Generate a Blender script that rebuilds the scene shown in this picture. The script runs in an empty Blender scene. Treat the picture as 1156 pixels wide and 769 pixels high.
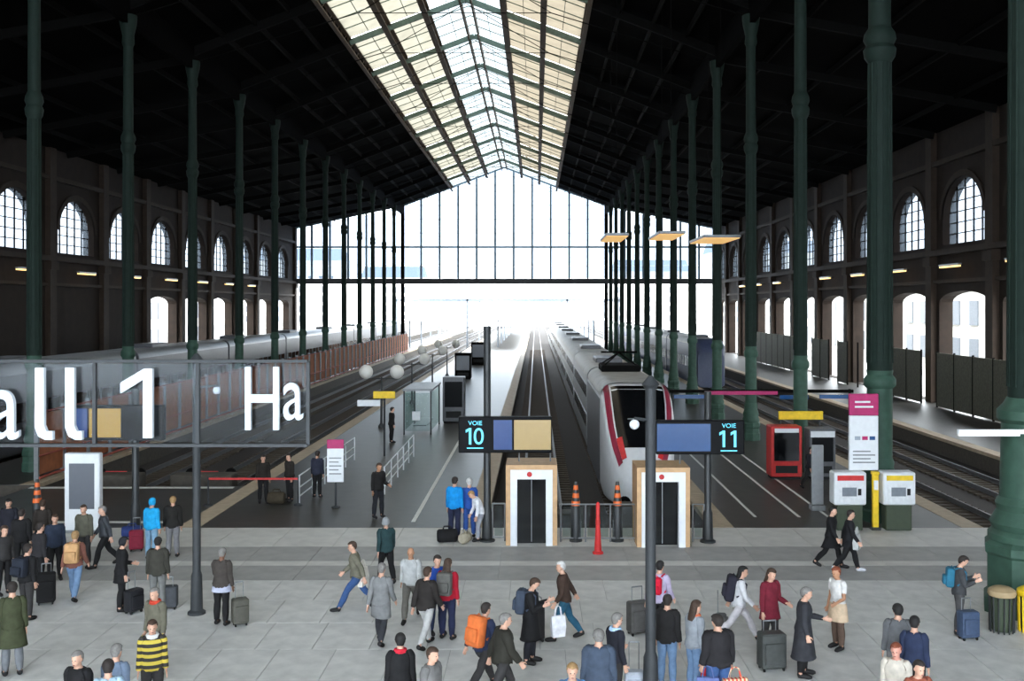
import bpy, math, random
import numpy as np
from mathutils import Vector, Matrix
from mathutils.geometry import tessellate_polygon

random.seed(7)
R = math.radians
PI = math.pi
SC = bpy.context.scene
COL = SC.collection

# ------------------------------------------------------------------ camera, sky, exposure
F, CX, HY, HC = 1156.0, 605.0, 346.0, 7.2     # focal length in pixels, vanishing point, eye height
cam_data = bpy.data.cameras.new('camera')
cam_data.sensor_width = 36.0
cam_data.lens = 36.0 * F / 1156.0
cam_data.shift_x = -(CX - 578.0) / 1156.0
cam_data.shift_y = -(384.5 - HY) / 1156.0
cam_data.clip_end = 3000
cam = bpy.data.objects.new('camera', cam_data)
COL.objects.link(cam)
cam.location = (0, 0, HC)
cam.rotation_euler = (PI / 2, 0, 0)
SC.camera = cam

world = bpy.data.worlds.new('overcast_sky')
SC.world = world
world.use_nodes = True
bg = world.node_tree.nodes['Background']
bg.inputs[0].default_value = (0.88, 0.95, 1.0, 1)
bg.inputs[1].default_value = 12.5
SC.view_settings.view_transform = 'Standard'
SC.view_settings.look = 'None'
SC.view_settings.gamma = 1.0
SC.view_settings.use_curve_mapping = False
SC.view_settings.exposure = 0.0
SC.cycles.max_bounces = 8
SC.cycles.diffuse_bounces = 4
SC.cycles.transparent_max_bounces = 16


def G(x, y, z=0.0):
    """photo pixel of a point that stands at height z -> position in metres"""
    Y = F * (HC - z) / (y - HY)
    return Vector(((x - CX) * Y / F, Y, z))


# ------------------------------------------------------------------ materials
MATS = {}


def srgb(c):
    return tuple((v / 12.92 if v <= 0.04045 else ((v + 0.055) / 1.055) ** 2.4) for v in c)


def mat(name, rgb, rough=0.6, metal=0.0, var=0.12, scale=6.0, bump=0.0, spec=0.5, coords='Object', emit=None):
    """rgb in 0..255 display values; noise varies the colour a little"""
    if name in MATS:
        return MATS[name]
    m = bpy.data.materials.new(name)
    m.use_nodes = True
    nt = m.node_tree
    b = nt.nodes['Principled BSDF']
    lin = srgb([v / 255 for v in rgb])
    b.inputs['Roughness'].default_value = rough
    b.inputs['Metallic'].default_value = metal
    b.inputs['Specular IOR Level'].default_value = spec
    tc = nt.nodes.new('ShaderNodeTexCoord')
    nz = nt.nodes.new('ShaderNodeTexNoise')
    nz.inputs['Scale'].default_value = scale
    nz.inputs['Detail'].default_value = 4
    nt.links.new(tc.outputs[coords], nz.inputs['Vector'])
    rp = nt.nodes.new('ShaderNodeValToRGB')
    rp.color_ramp.elements[0].position = 0.3
    rp.color_ramp.elements[1].position = 0.7
    rp.color_ramp.elements[0].color = [max(0, v * (1 - var)) for v in lin] + [1]
    rp.color_ramp.elements[1].color = [min(1, v * (1 + var)) for v in lin] + [1]
    nt.links.new(nz.outputs['Fac'], rp.inputs['Fac'])
    nt.links.new(rp.outputs['Color'], b.inputs['Base Color'])
    if bump:
        bp = nt.nodes.new('ShaderNodeBump')
        bp.inputs['Strength'].default_value = bump
        nt.links.new(nz.outputs['Fac'], bp.inputs['Height'])
        nt.links.new(bp.outputs['Normal'], b.inputs['Normal'])
    if emit:
        b.inputs['Emission Color'].default_value = (*srgb([v / 255 for v in emit[0]]), 1)
        b.inputs['Emission Strength'].default_value = emit[1]
    MATS[name] = m
    return m


def mat_glass(name, tint, alpha, diff=None, trans=0.0):
    """thin pane: part clear, part translucent dirt, a little gloss"""
    m = bpy.data.materials.new(name)
    m.use_nodes = True
    nt = m.node_tree
    nt.nodes.clear()
    out = nt.nodes.new('ShaderNodeOutputMaterial')
    tr = nt.nodes.new('ShaderNodeBsdfTransparent')
    tr.inputs[0].default_value = (*srgb([v / 255 for v in tint]), 1)
    if diff is not None:
        tl = nt.nodes.new('ShaderNodeBsdfTranslucent')
        tc = nt.nodes.new('ShaderNodeTexCoord')
        nz = nt.nodes.new('ShaderNodeTexNoise')
        nz.inputs['Scale'].default_value = 0.9
        nz.inputs['Detail'].default_value = 6
        nt.links.new(tc.outputs['Object'], nz.inputs['Vector'])
        rp = nt.nodes.new('ShaderNodeValToRGB')
        lin = srgb([v / 255 for v in diff])
        rp.color_ramp.elements[0].color = [v * 0.6 for v in lin] + [1]
        rp.color_ramp.elements[1].color = [min(1, v * 1.35) for v in lin] + [1]
        nt.links.new(nz.outputs['Fac'], rp.inputs['Fac'])
        nt.links.new(rp.outputs['Color'], tl.inputs[0])
    else:
        tl = nt.nodes.new('ShaderNodeBsdfGlossy')
        tl.inputs[0].default_value = (0.8, 0.85, 0.9, 1)
        tl.inputs[1].default_value = 0.08
    mx = nt.nodes.new('ShaderNodeMixShader')
    mx.inputs[0].default_value = 1 - alpha
    nt.links.new(tr.outputs[0], mx.inputs[1])
    nt.links.new(tl.outputs[0], mx.inputs[2])
    nt.links.new(mx.outputs[0], out.inputs[0])
    MATS[name] = m
    return m


def mat_screen(name, rgb, strength):
    return mat(name, rgb, rough=0.25, var=0.03, emit=(rgb, strength))


def mat_stripes(name, c1, c2, axis, freq, rough=0.8):
    m = bpy.data.materials.new(name)
    m.use_nodes = True
    nt = m.node_tree
    b = nt.nodes['Principled BSDF']
    b.inputs['Roughness'].default_value = rough
    tc = nt.nodes.new('ShaderNodeTexCoord')
    sx = nt.nodes.new('ShaderNodeSeparateXYZ')
    nt.links.new(tc.outputs['Object'], sx.inputs[0])
    mu = nt.nodes.new('ShaderNodeMath'); mu.operation = 'MULTIPLY'; mu.inputs[1].default_value = freq
    nt.links.new(sx.outputs[axis], mu.inputs[0])
    fr = nt.nodes.new('ShaderNodeMath'); fr.operation = 'FRACT'
    nt.links.new(mu.outputs[0], fr.inputs[0])
    gt = nt.nodes.new('ShaderNodeMath'); gt.operation = 'GREATER_THAN'; gt.inputs[1].default_value = 0.5
    nt.links.new(fr.outputs[0], gt.inputs[0])
    mx = nt.nodes.new('ShaderNodeMixRGB')
    mx.inputs[1].default_value = (*srgb([v / 255 for v in c1]), 1)
    mx.inputs[2].default_value = (*srgb([v / 255 for v in c2]), 1)
    nt.links.new(gt.outputs[0], mx.inputs[0])
    nt.links.new(mx.outputs[0], b.inputs['Base Color'])
    MATS[name] = m
    return m


mat('paving', (208, 206, 202), 0.55, var=0.14, scale=2.3, spec=0.35)
mat('joint', (165, 163, 160), 0.8)
mat('band_mid', (164, 162, 158), 0.55, var=0.12, scale=2.0, spec=0.35)
mat('band_light', (206, 203, 197), 0.55, var=0.1, scale=2.0, spec=0.35)
mat('white_paint', (222, 221, 216), 0.6, var=0.1, scale=5)
mat('asphalt', (62, 60, 57), 0.4, var=0.18, scale=1.6, spec=0.45)
mat('kerb_beige', (176, 158, 134), 0.7, var=0.12, scale=3)
mat('platform_side', (74, 68, 60), 0.85, var=0.2)
mat('ballast', (38, 31, 26), 0.95, var=0.35, scale=14, bump=0.4)
mat('sleeper', (70, 60, 50), 0.9)
mat('rail_steel', (112, 112, 114), 0.55, metal=0.6)
mat('ground_out', (165, 163, 160), 0.9, var=0.1)
mat('stone_dark', (40, 29, 21), 0.95, var=0.22, scale=1.2, bump=0.2)
mat('stone_trim', (52, 39, 29), 0.85, var=0.18, scale=2)
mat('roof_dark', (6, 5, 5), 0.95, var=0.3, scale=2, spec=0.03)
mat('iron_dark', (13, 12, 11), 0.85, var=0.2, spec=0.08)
mat('iron_brown', (84, 64, 44), 0.7, var=0.25)
mat('iron_green', (27, 40, 34), 0.7, var=0.15, scale=4, spec=0.2)
mat('iron_green_lit', (54, 80, 67), 0.6, var=0.15, scale=4, spec=0.3)  # lighter copy of the column green; stronger light low down put into the colour
mat('rafter_green', (92, 110, 98), 0.6, var=0.2)
mat('mullion', (104, 124, 138), 0.5, metal=0.2)
mat('beam_dark', (48, 48, 50), 0.6, var=0.2)
mat('post_black', (40, 42, 43), 0.45, var=0.1)
mat('post_grey', (54, 56, 58), 0.55, var=0.1, spec=0.3)
mat('screen_black', (7, 8, 11), 0.55, var=0.02, spec=0.15)
mat_screen('cyan_glow', (96, 205, 235), 0.8)
mat_screen('screen_blue', (28, 68, 116), 0.2)
mat_screen('screen_blue_deep', (26, 58, 112), 0.2)
mat_screen('screen_tan', (165, 140, 92), 0.15)
mat_screen('screen_yellow', (180, 136, 44), 0.12)
mat_screen('screen_grey', (92, 96, 104), 0.1)
mat('wood_tan', (196, 158, 116), 0.6, var=0.12, scale=5)
mat('white_metal', (226, 228, 230), 0.4, var=0.04)
mat('grey_metal', (130, 132, 134), 0.4, metal=0.4)
mat('black_glass', (14, 15, 17), 0.12, var=0.1)
mat('red', (190, 36, 34), 0.5)
mat('signal_red', (205, 40, 40), 0.5)
mat('orange', (222, 104, 44), 0.55)
mat('yellow', (236, 196, 30), 0.55)
mat('magenta', (178, 26, 98), 0.5)
mat('tan_lid', (170, 146, 110), 0.6)
mat('bin_green', (60, 70, 52), 0.6)
mat('train_white', (222, 222, 222), 0.3, var=0.04)
mat('train_grey', (150, 152, 154), 0.35, var=0.08)
mat('train_dark', (84, 84, 88), 0.4, var=0.1)
mat('train_roof', (168, 166, 162), 0.55, var=0.18, scale=1.5)
mat('train_blue', (66, 74, 100), 0.4)
mat('maroon', (142, 38, 60), 0.4)
mat('rubber', (24, 24, 24), 0.8)
mat('hoarding_brown', (158, 92, 54), 0.8, var=0.2, scale=2.5)
mat('hoarding_rail', (150, 66, 46), 0.7)
mat('hoarding_olive', (80, 78, 62), 0.8, var=0.25)
mat('canopy_white', (225, 226, 228), 0.7)
mat('facade_pale', (226, 222, 214), 0.9, var=0.06)
mat('facade_window', (120, 126, 134), 0.3)
mat('zinc', (150, 158, 168), 0.6)
mat('letter_white', (190, 198, 206), 0.7, var=0.02, emit=((236, 244, 250), 0.12))
mat('lamp_warm', (255, 214, 140), 0.5, var=0.02, emit=((255, 205, 125), 2.2))
mat('lamp_tan', (244, 196, 128), 0.5, var=0.05, emit=((250, 196, 120), 0.75))
mat('globe_white', (236, 232, 224), 0.35, var=0.04)
mat_glass('pane_clear', (126, 136, 148), 0.93)
mat_glass('pane_front', (225, 232, 240), 0.9)
mat_glass('pane_window', (140, 146, 154), 0.45, diff=(62, 68, 74))
mat_glass('sky_cream', (235, 225, 200), 0.018, diff=(80, 76, 67))
mat_glass('sky_white', (245, 250, 255), 0.035, diff=(94, 99, 100))
mat_glass('sky_beige', (235, 220, 190), 0.016, diff=(73, 66, 56))  # right slope glass, browner look from the view angle put into the colour
mat_glass('sign_glass', (238, 242, 246), 0.99)
mat_glass('shelter_glass', (190, 205, 200), 0.92)


# ------------------------------------------------------------------ mesh helpers
class MB:
    def __init__(self):
        self.v, self.f, self.m = [], [], []
        self.smooth = False

    def add(self, vs, fs, mi=0):
        o = len(self.v)
        self.v += [tuple(p) for p in vs]
        for f in fs:
            self.f.append([i + o for i in f])
            self.m.append(mi)
        return self

    def box(self, x0, y0, z0, x1, y1, z1, mi=0):
        vs = [(x, y, z) for z in (z0, z1) for y in (y0, y1) for x in (x0, x1)]
        return self.add(vs, [(0, 2, 3, 1), (4, 5, 7, 6), (0, 1, 5, 4), (2, 6, 7, 3), (0, 4, 6, 2), (1, 3, 7, 5)], mi)

    def cbox(self, c, s, mi=0):
        return self.box(c[0] - s[0] / 2, c[1] - s[1] / 2, c[2] - s[2] / 2, c[0] + s[0] / 2, c[1] + s[1] / 2, c[2] + s[2] / 2, mi)

    def rbox(self, c, s, r, mi=0):
        """box with rounded upright edges and chamfered top and bottom"""
        hx, hy, hz = s[0] / 2, s[1] / 2, s[2] / 2
        ring = []
        for (sx, sy, a0) in ((1, 1, 0), (-1, 1, 90), (-1, -1, 180), (1, -1, 270)):
            for k in range(3):
                a = R(a0 + 45 * k)
                ring.append((sx * (hx - r) + r * math.cos(a), sy * (hy - r) + r * math.sin(a), math.cos(a), math.sin(a)))
        n = len(ring)
        vs, fs = [], []
        for (z, ins) in ((-hz, r * .6), (-hz + r * .6, 0), (hz - r * .6, 0), (hz, r * .6)):
            for (x, y, nx, ny) in ring:
                vs.append((c[0] + x - nx * ins, c[1] + y - ny * ins, c[2] + z))
        for k in range(3):
            for i in range(n):
                j = (i + 1) % n
                fs.append((k * n + i, k * n + j, (k + 1) * n + j, (k + 1) * n + i))
        fs.append(tuple(reversed(range(n))))
        fs.append(tuple(range(3 * n, 4 * n)))
        return self.add(vs, fs, mi)

    def tube(self, pts, rad, n=8, mi=0, cap=True):
        pts = [Vector(p) for p in pts]
        if not isinstance(rad, (list, tuple)):
            rad = [rad] * len(pts)
        vs, fs = [], []
        for i, p in enumerate(pts):
            d = (pts[min(i + 1, len(pts) - 1)] - pts[max(i - 1, 0)]).normalized()
            ref = Vector((0, 0, 1)) if abs(d.z) < 0.9 else Vector((1, 0, 0))
            u = d.cross(ref).normalized()
            w = d.cross(u).normalized()
            for k in range(n):
                a = 2 * PI * k / n
                vs.append(p + u * math.cos(a) * rad[i] + w * math.sin(a) * rad[i])
        for i in range(len(pts) - 1):
            for k in range(n):
                l = (k + 1) % n
                fs.append((i * n + k, i * n + l, (i + 1) * n + l, (i + 1) * n + k))
        if cap:
            fs.append(tuple(reversed(range(n))))
            fs.append(tuple(range((len(pts) - 1) * n, len(pts) * n)))
        return self.add(vs, fs, mi)

    def lathe(self, prof, c=(0, 0, 0), n=16, mi=0):
        vs, fs = [], []
        for (r, z) in prof:
            for k in range(n):
                a = 2 * PI * k / n
                vs.append((c[0] + r * math.cos(a), c[1] + r * math.sin(a), c[2] + z))
        for i in range(len(prof) - 1):
            for k in range(n):
                l = (k + 1) % n
                fs.append((i * n + k, i * n + l, (i + 1) * n + l, (i + 1) * n + k))
        fs.append(tuple(reversed(range(n))))
        fs.append(tuple(range((len(prof) - 1) * n, len(prof) * n)))
        return self.add(vs, fs, mi)

    def sphere(self, c, r, n=12, m=8, mi=0):
        rr = r if isinstance(r, (tuple, list)) else (r, r, r)
        vs, fs = [], []
        for i in range(m + 1):
            t = PI * i / m
            for k in range(n):
                a = 2 * PI * k / n
                vs.append((c[0] + rr[0] * math.sin(t) * math.cos(a), c[1] + rr[1] * math.sin(t) * math.sin(a), c[2] - rr[2] * math.cos(t)))
        for i in range(m):
            for k in range(n):
                l = (k + 1) % n
                fs.append((i * n + k, i * n + l, (i + 1) * n + l, (i + 1) * n + k))
        return self.add(vs, fs, mi)

    def mesh(self, name, mats, smooth=False):
        me = bpy.data.meshes.new(name)
        me.from_pydata(self.v, [], self.f)
        if isinstance(mats, str):
            mats = [mats]
        for mm in mats:
            me.materials.append(MATS[mm] if isinstance(mm, str) else mm)
        if len(mats) > 1:
            me.polygons.foreach_set('material_index', self.m)
        if smooth:
            me.polygons.foreach_set('use_smooth', [True] * len(me.polygons))
            me.set_sharp_from_angle(angle=R(42))
        me.update()
        return me

    def build(self, name, mats, parent=None, smooth=False, loc=None):
        return link(name, self.mesh(name, mats, smooth), parent, loc)


def link(name, me, parent=None, loc=None):
    o = bpy.data.objects.new(name, me)
    COL.objects.link(o)
    if parent is not None:
        o.parent = parent
    if loc is not None:
        o.location = loc
    return o


def tag(o, label=None, cat=None, group=None, kind=None):
    if label: o['label'] = label
    if cat: o['category'] = cat
    if group: o['group'] = group
    if kind: o['kind'] = kind
    return o


def thing(name, label, cat, loc=(0, 0, 0), rz=0.0, group=None):
    o = link(name, None, None, loc)
    o.rotation_euler = (0, 0, rz)
    return tag(o, label, cat, group)


def struct(name, label, me=None, cat=None):
    o = link(name, me)
    return tag(o, label, cat, None, 'structure')


def dup(root, loc, rz=None, label=None):
    r = root.copy()
    COL.objects.link(r)
    r.location = loc
    if rz is not None:
        r.rotation_euler = (0, 0, rz)
    if label: r['label'] = label
    for ch in list(root.children):
        c = ch.copy(); COL.objects.link(c); c.parent = r
        for g in list(ch.children):
            d = g.copy(); COL.objects.link(d); d.parent = c
    return r


def text_mesh(txt, size, depth=0.004):
    cu = bpy.data.curves.new('lettering', 'FONT')
    cu.body = txt
    cu.size = size
    cu.extrude = depth
    cu.align_x = 'CENTER'
    ob = bpy.data.objects.new('lettering_tmp', cu)
    COL.objects.link(ob)
    dg = bpy.context.evaluated_depsgraph_get()
    me = bpy.data.meshes.new_from_object(ob.evaluated_get(dg))
    bpy.data.objects.remove(ob)
    return me


def one_mesh(w, h, st, depth):
    """numeral one: upright stem with a slanting flag"""
    pts = [(w / 2 - st, -h / 2), (w / 2, -h / 2), (w / 2, h / 2), (w / 2 - st * .9, h / 2), (-w / 2, h / 2 - (w - st) * .62), (-w / 2, h / 2 - (w - st) * .62 - st * 1.15), (w / 2 - st, h / 2 - st * 1.15)]
    n = len(pts)
    b = MB()
    b.add([(p[0], -depth, p[1]) for p in pts] + [(p[0], depth, p[1]) for p in pts], [tuple(range(n)), tuple(reversed(range(n, 2 * n)))] + [(i, n + i, n + (i + 1) % n, (i + 1) % n) for i in range(n)])
    return b


def lettering(txt, size, loc, m, parent, width=None, height=None, depth=0.004, name='lettering'):
    """upright text facing -Y; loc is the centre"""
    me = text_mesh(txt, size, depth)
    co = np.array([v.co[:] for v in me.vertices])
    mn, mx = co.min(0), co.max(0)
    c = (mn + mx) / 2
    sx = width / (mx[0] - mn[0]) if width else 1
    sy = height / (mx[1] - mn[1]) if height else 1
    for v in me.vertices:
        x, y, z = v.co
        v.co = ((x - c[0]) * sx, -(z - c[2]), (y - c[1]) * sy)
    me.materials.clear()
    me.materials.append(MATS[m])
    return link(name, me, parent, loc)


# ------------------------------------------------------------------ layout in metres
BAY = 10.35
GRID = [24.2 + BAY * k for k in range(-4, 15)]     # frame lines along the hall
Y0, Y1 = GRID[0], GRID[-1]
XL, XR = -40.0, 30.0
XC = -5.2
NL, NR = -22.0, 11.6                               # nave column rows
RIDGE, NAVE_E, WALL_H = 30.3, 24.0, 20.2
SK = 8.6
SLOPE = (RIDGE - NAVE_E) / 16.8
TRK = -0.95
EDGE_Y = 33.3                                      # where the platforms begin


def zroof(x):
    d = abs(x - XC)
    if d <= 16.8:
        return RIDGE - SLOPE * d
    return NAVE_E - 0.2 - (d - 16.8) * (NAVE_E - 0.2 - WALL_H) / 18.2


# ------------------------------------------------------------------ ground and concourse floor
gm = MB()
gm.box(-160, -60, -1.6, XL - 0.6, 420, -0.05)
gm.box(XR + 0.6, -60, -1.6, 160, 420, -0.05)
gm.box(XL - 0.6, -60, -1.6, XR + 0.6, Y0 - 0.5, -0.05)
struct('ground_outside', 'pale daylit ground outside the station hall', gm.mesh('ground_outside', 'ground_out'), 'ground')

fm = MB()
fm.box(XL, Y0, -1.2, XR, EDGE_Y, -0.02)
floor = struct('floor', 'pale grey concourse floor of long stone slabs', fm.mesh('floor', 'joint'), 'floor')
SLX, SLY = 0.9, 1.8
slab = {}


def floor_row(y0, y1, x0, x1, w, m, name, off=0.0):
    g = 0.007
    ln = y1 - y0
    key = (round(w, 3), round(ln, 3), m)
    if key not in slab:
        b = MB()
        b.box(-w / 2 + g, -ln / 2 + g, -0.06, w / 2 - g, ln / 2 - g, 0.0)
        slab[key] = b.mesh(name, m)
    x = x0 + off + w / 2
    while x < x1 - w / 2 + 0.01:
        o = link(name, slab[key], floor, (x, (y0 + y1) / 2, random.uniform(-0.002, 0.002)))
        x += w


# the slabs in view, row by row; plain material beyond
yy, k = 17.9, 0
while yy < 26.89:
    half = yy * 0.54 + 1.5
    floor_row(yy, yy + SLY, -half - (k % 2) * .45, half, 1.2, 'paving', 'paving_slab')
    yy += SLY; k += 1
fr = MB()
fr.box(XL, Y0, -0.06, XR, 17.9, 0.0)
fr.box(XL, 17.9, -0.06, -17.6, 26.9, -0.004)
fr.box(17.6, 17.9, -0.06, XR, 26.9, -0.004)
fr.build('paving_field', 'paving', floor)
floor_row(26.9, 28.45, -19, 17.5, 1.8, 'band_mid', 'band_slab')
floor_row(28.45, 28.95, -19, 17.5, 1.8, 'band_light', 'band_slab')
floor_row(28.95, 30.7, -19, 17.5, 1.8, 'band_mid', 'band_slab')
floor_row(30.7, EDGE_Y, -20.5, 17.5, 1.8, 'band_light', 'band_slab')

tm = MB()
tm.box(XL, EDGE_Y, -1.6, XR, 420, TRK)
struct('ground_trackbed', 'dark brown ballast bed between the platforms', tm.mesh('trackbed', 'ballast'), 'track bed')


def platform(name, label, x0, x1, y0, y1, kerbs=(1, 1)):
    b = MB()
    b.box(x0, y0, -1.2, x1, y1, -0.03)
    p = struct(name, label, b.mesh(name, 'platform_side'), 'platform')
    a = MB(); a.box(x0 + .02, y0, -.03, x1 - .02, y1, 0.0)
    a.build('asphalt_surface', 'asphalt', p)
    me = {}
    for side, xk in ((0, x0 - .06), (1, x1 - .64)):
        if kerbs[side]:
            if 0 not in me:
                kb = MB(); kb.box(0, .015, -.16, .70, 5.985, .012)
                me[0] = kb.mesh('edge_stone', 'kerb_beige')
            y = y0
            while y + 6 < min(y1, 250):
                link('edge_stone', me[0], p, (xk, y, 0))
                y += 6
    return p


PA = platform('platform_centre', 'dark asphalt platform with beige stone edges beside the empty track', -11.6, -1.7, EDGE_Y, 330)
PB = platform('platform_right', 'dark asphalt platform with thin white lines beside the parked train', 5.8, 14.5, EDGE_Y, 330)
PC = platform('platform_left', 'narrow platform under the brown hoarding', -24.6, -20.2, EDGE_Y + 8, 330, (0, 1))
PD = platform('platform_side_right', 'platform along the arched right hand wall', 22.2, XR, EDGE_Y, 330, (1, 0))
PE = platform('platform_side_left', 'dark platform along the arched left hand wall', XL, -30.4, EDGE_Y + 8, 330, (0, 0))
for par, x, y0, y1 in ((PA, -4.1, 34.2, 62), (PB, 7.5, 35, 60), (PB, 9.0, 35, 56), (PB, 10.0, 35, 52)):
    b = MB(); b.box(-.05 if par is PB else -.07, y0, -.01, .05 if par is PB else .07, y1, .006)
    b.build('painted_line', 'white_paint', par, loc=(x, 0, 0))
PF = platform('platform_end_left', 'grey paved end of the left tracks with white painted lines', -20.2, -11.66, EDGE_Y, 41.0, (0, 0))
for y0 in (34.0, 40.5):
    b = MB(); b.box(-20.1, y0, -.01, -12.0, y0 + .3, .008)
    b.build('painted_line', 'white_paint', PF)


def track(x, y0, y1, label):
    t = struct('railway_track', label, None, 'track')
    for s in (-.75, .75):
        b = MB(); b.box(x + s - .036, y0, TRK + .1, x + s + .036, y1, TRK + .28); b.box(x + s - .07, y0, TRK + .08, x + s + .07, y1, TRK + .11)
        b.build('rail', 'rail_steel', t)
    b = MB()
    y = y0 + .3
    while y < min(y1, 190):
        b.box(x - 1.3, y - .12, TRK - .02, x + 1.3, y + .12, TRK + .09)
        y += .62
    tag(b.build('sleepers', 'sleeper', t), kind='stuff')


track(0.25, 34.5, 400, 'empty track with two shining rails beside the centre platform')
track(4.1, 34.5, 400, 'track under the parked high-speed train')
track(-14.0, 42, 400, 'dark track beside the left edge of the centre platform')
track(-17.9, 42, 400, 'dark track below the brown hoarding')
track(-27.5, 44, 400, 'track under the grey train behind the hoarding')
track(16.4, 34.5, 400, 'dark track beside the right platform')
track(20.2, 34.5, 400, 'dark track below the platform by the right wall')

# ------------------------------------------------------------------ side walls with arches


def arch_pts(yc, w, zb, zs, zt, n=10):
    pts = [(yc - w / 2, zb), (yc + w / 2, zb), (yc + w / 2, zs)]
    for k in range(1, n):
        a = PI * k / n
        pts.append((yc + w / 2 * math.cos(a), zs + (zt - zs) * math.sin(a)))
    pts.append((yc - w / 2, zs))
    return pts


def side_wall(name, label, x, sgn, first, lower_from):
    """sgn = +1: the hall lies towards +X. Window bays start at `first` along Y."""
    th = 1.0
    w = MB()
    yc = first
    while yc - BAY > Y0 + BAY / 2:
        yc -= BAY
    ys = []
    while yc + BAY / 2 < Y1 + 2:
        ys.append(yc); yc += BAY
    edges = [Y0] + [y - BAY / 2 for y in ys[1:]] + [Y1]
    xb = x - sgn * th
    for i, yc in enumerate(ys):
        ya, yb = edges[i], edges[i + 1]
        outer = [(ya, -1.2), (yb, -1.2), (yb, WALL_H + .4), (ya, WALL_H + .4)]
        holes = [arch_pts(yc, 7.0, 11.7, 13.6, 16.4)]
        if yc > lower_from:
            holes.append(arch_pts(yc, 8.3, 0.02, 7.5, 8.3))
        loops = [outer] + holes
        flat = [p for l in loops for p in l]
        tris = tessellate_polygon([[Vector((p[0], p[1], 0)) for p in l] for l in loops])
        for xx in (x, xb):
            w.add([(xx, p[0], p[1]) for p in flat], tris)
        for l in holes:
            n = len(l)
            w.add([(x, p[0], p[1]) for p in l] + [(xb, p[0], p[1]) for p in l],
                  [(k, (k + 1) % n, n + (k + 1) % n, n + k) for k in range(n)])
    wall = struct(name, label, w.mesh(name, 'stone_dark'), 'wall')
    # pilasters, arch rings and cornices
    for i, e in enumerate(edges):
        b = MB(); b.box(min(x, x + sgn * .45), -.55, -1.2, max(x, x + sgn * .45), .55, WALL_H)
        b.box(min(x, x + sgn * .6), -.7, 10.2, max(x, x + sgn * .6), .7, 10.9)
        b.build('pilaster', 'stone_trim', wall, loc=(0, e, 0))
    for z, d, h in ((10.95, .55, .4), (17.6, .4, .35), (8.9, .3, .25)):
        b = MB(); b.box(min(x, x + sgn * d), Y0, z, max(x, x + sgn * d), Y1, z + h)
        b.build('cornice', 'stone_trim', wall)
    for yc in ys:
        b = MB()
        inn, out = arch_pts(yc, 7.0, 11.7, 13.6, 16.4, 12)[2:], arch_pts(yc, 7.8, 11.7, 13.6, 16.85, 12)[2:]
        n = len(inn)
        xf = x + sgn * .14
        b.add([(xf, *p) for p in inn] + [(xf, *p) for p in out] + [(x, *p) for p in out],
              [(k, k + 1, n + k + 1, n + k) for k in range(n - 1)] + [(n + k, n + k + 1, 2 * n + k + 1, 2 * n + k) for k in range(n - 1)])
        b.build('arch_moulding', 'stone_trim', wall)
    return ys


YW_R = side_wall('wall_right', 'dark brown stone wall with arched windows on the right', XR, -1, 72.0, 40)
YW_L = side_wall('wall_left', 'dark brown stone wall with arched windows on the left', XL, 1, 78.8, 104)


def window(nm, lab, x, yc):
    o = struct('window_%d' % nm, lab, None, 'window')
    o['group'] = 'arched windows of the side walls'
    o.location = (x, yc, 0)
    pts = arch_pts(0, 7.0, 11.7, 13.6, 16.4, 12)
    b = MB()
    b.add([(0, p[0], p[1]) for p in pts], [tuple(range(len(pts)))])
    b.build('pane', 'pane_window', o)
    b = MB()
    for k in range(1, 5):
        y = -3.5 + 7.0 * k / 5
        zt = 13.6 + 2.8 * math.sqrt(max(0, 1 - (y / 3.5) ** 2))
        b.box(-.06, y - .04, 11.7, .06, y + .04, zt)
    for k in range(1, 6):
        z = 11.7 + 4.7 * k / 6
        hw = 3.5 if z <= 13.6 else 3.5 * math.sqrt(max(0, 1 - ((z - 13.6) / 2.8) ** 2))
        b.box(-.05, -hw, z - .03, .05, hw, z + .03)
    b.build('glazing_bars', 'iron_dark', o)
    b = MB()
    b.box(-.35, -3.6, 11.5, .35, 3.6, 11.72)
    b.build('window_sill', 'stone_trim', o)


wn = 0
NTH = ['first', 'second', 'third', 'fourth', 'fifth', 'sixth', 'seventh', 'eighth', 'ninth', 'tenth', 'eleventh', 'twelfth', 'thirteenth', 'fourteenth', 'fifteenth', 'sixteenth', 'seventeenth', 'eighteenth']
for side, x, ys in (('left', XL - .5, YW_L), ('right', XR + .5, YW_R)):
    vis = [y for y in ys if y > (78 if side == 'left' else 70)]
    for yc in ys:
        wn += 1
        if yc in vis:
            lab = 'tall arched grid window in the %s wall, %s one from the photo edge' % (side, NTH[vis.index(yc)])
        else:
            lab = 'arched grid window in the %s wall beside the camera, number %s back from the frame' % (side, NTH[len(ys) - len(vis) - 1 - ys.index(yc)])
        window(wn, lab, x, yc)

# strip lamps under the cornice
for side, x, s, ys in (('left', XL, 1, YW_L), ('right', XR, -1, YW_R)):
    for i, yc in enumerate([y for y in ys if 60 < y < 150]):
        o = thing('strip_lamp', 'warm strip lamp under the %s wall cornice, %s one from the photo edge' % (side, NTH[i]), 'lamp', (x, yc, 10.05), 0, 'strip lamps along the walls')
        b = MB(); b.box(s * .9 - .12, -1.7, 0, s * .9 + .12, 1.7, .14); b.build('housing', 'grey_metal', o)
        b = MB(); b.box(s * .9 - .09, -1.65, -.1, s * .9 + .09, 1.65, 0); b.build('tube_light', 'lamp_warm', o)
        b = MB(); b.tube([(0, 0, .07), (s * .9, 0, .07)], .03, 6); b.build('bracket', 'iron_dark', o)

# ------------------------------------------------------------------ roof
ceil = struct('ceiling', 'black timber roof slopes carried by iron trusses', None, 'ceiling')


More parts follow.
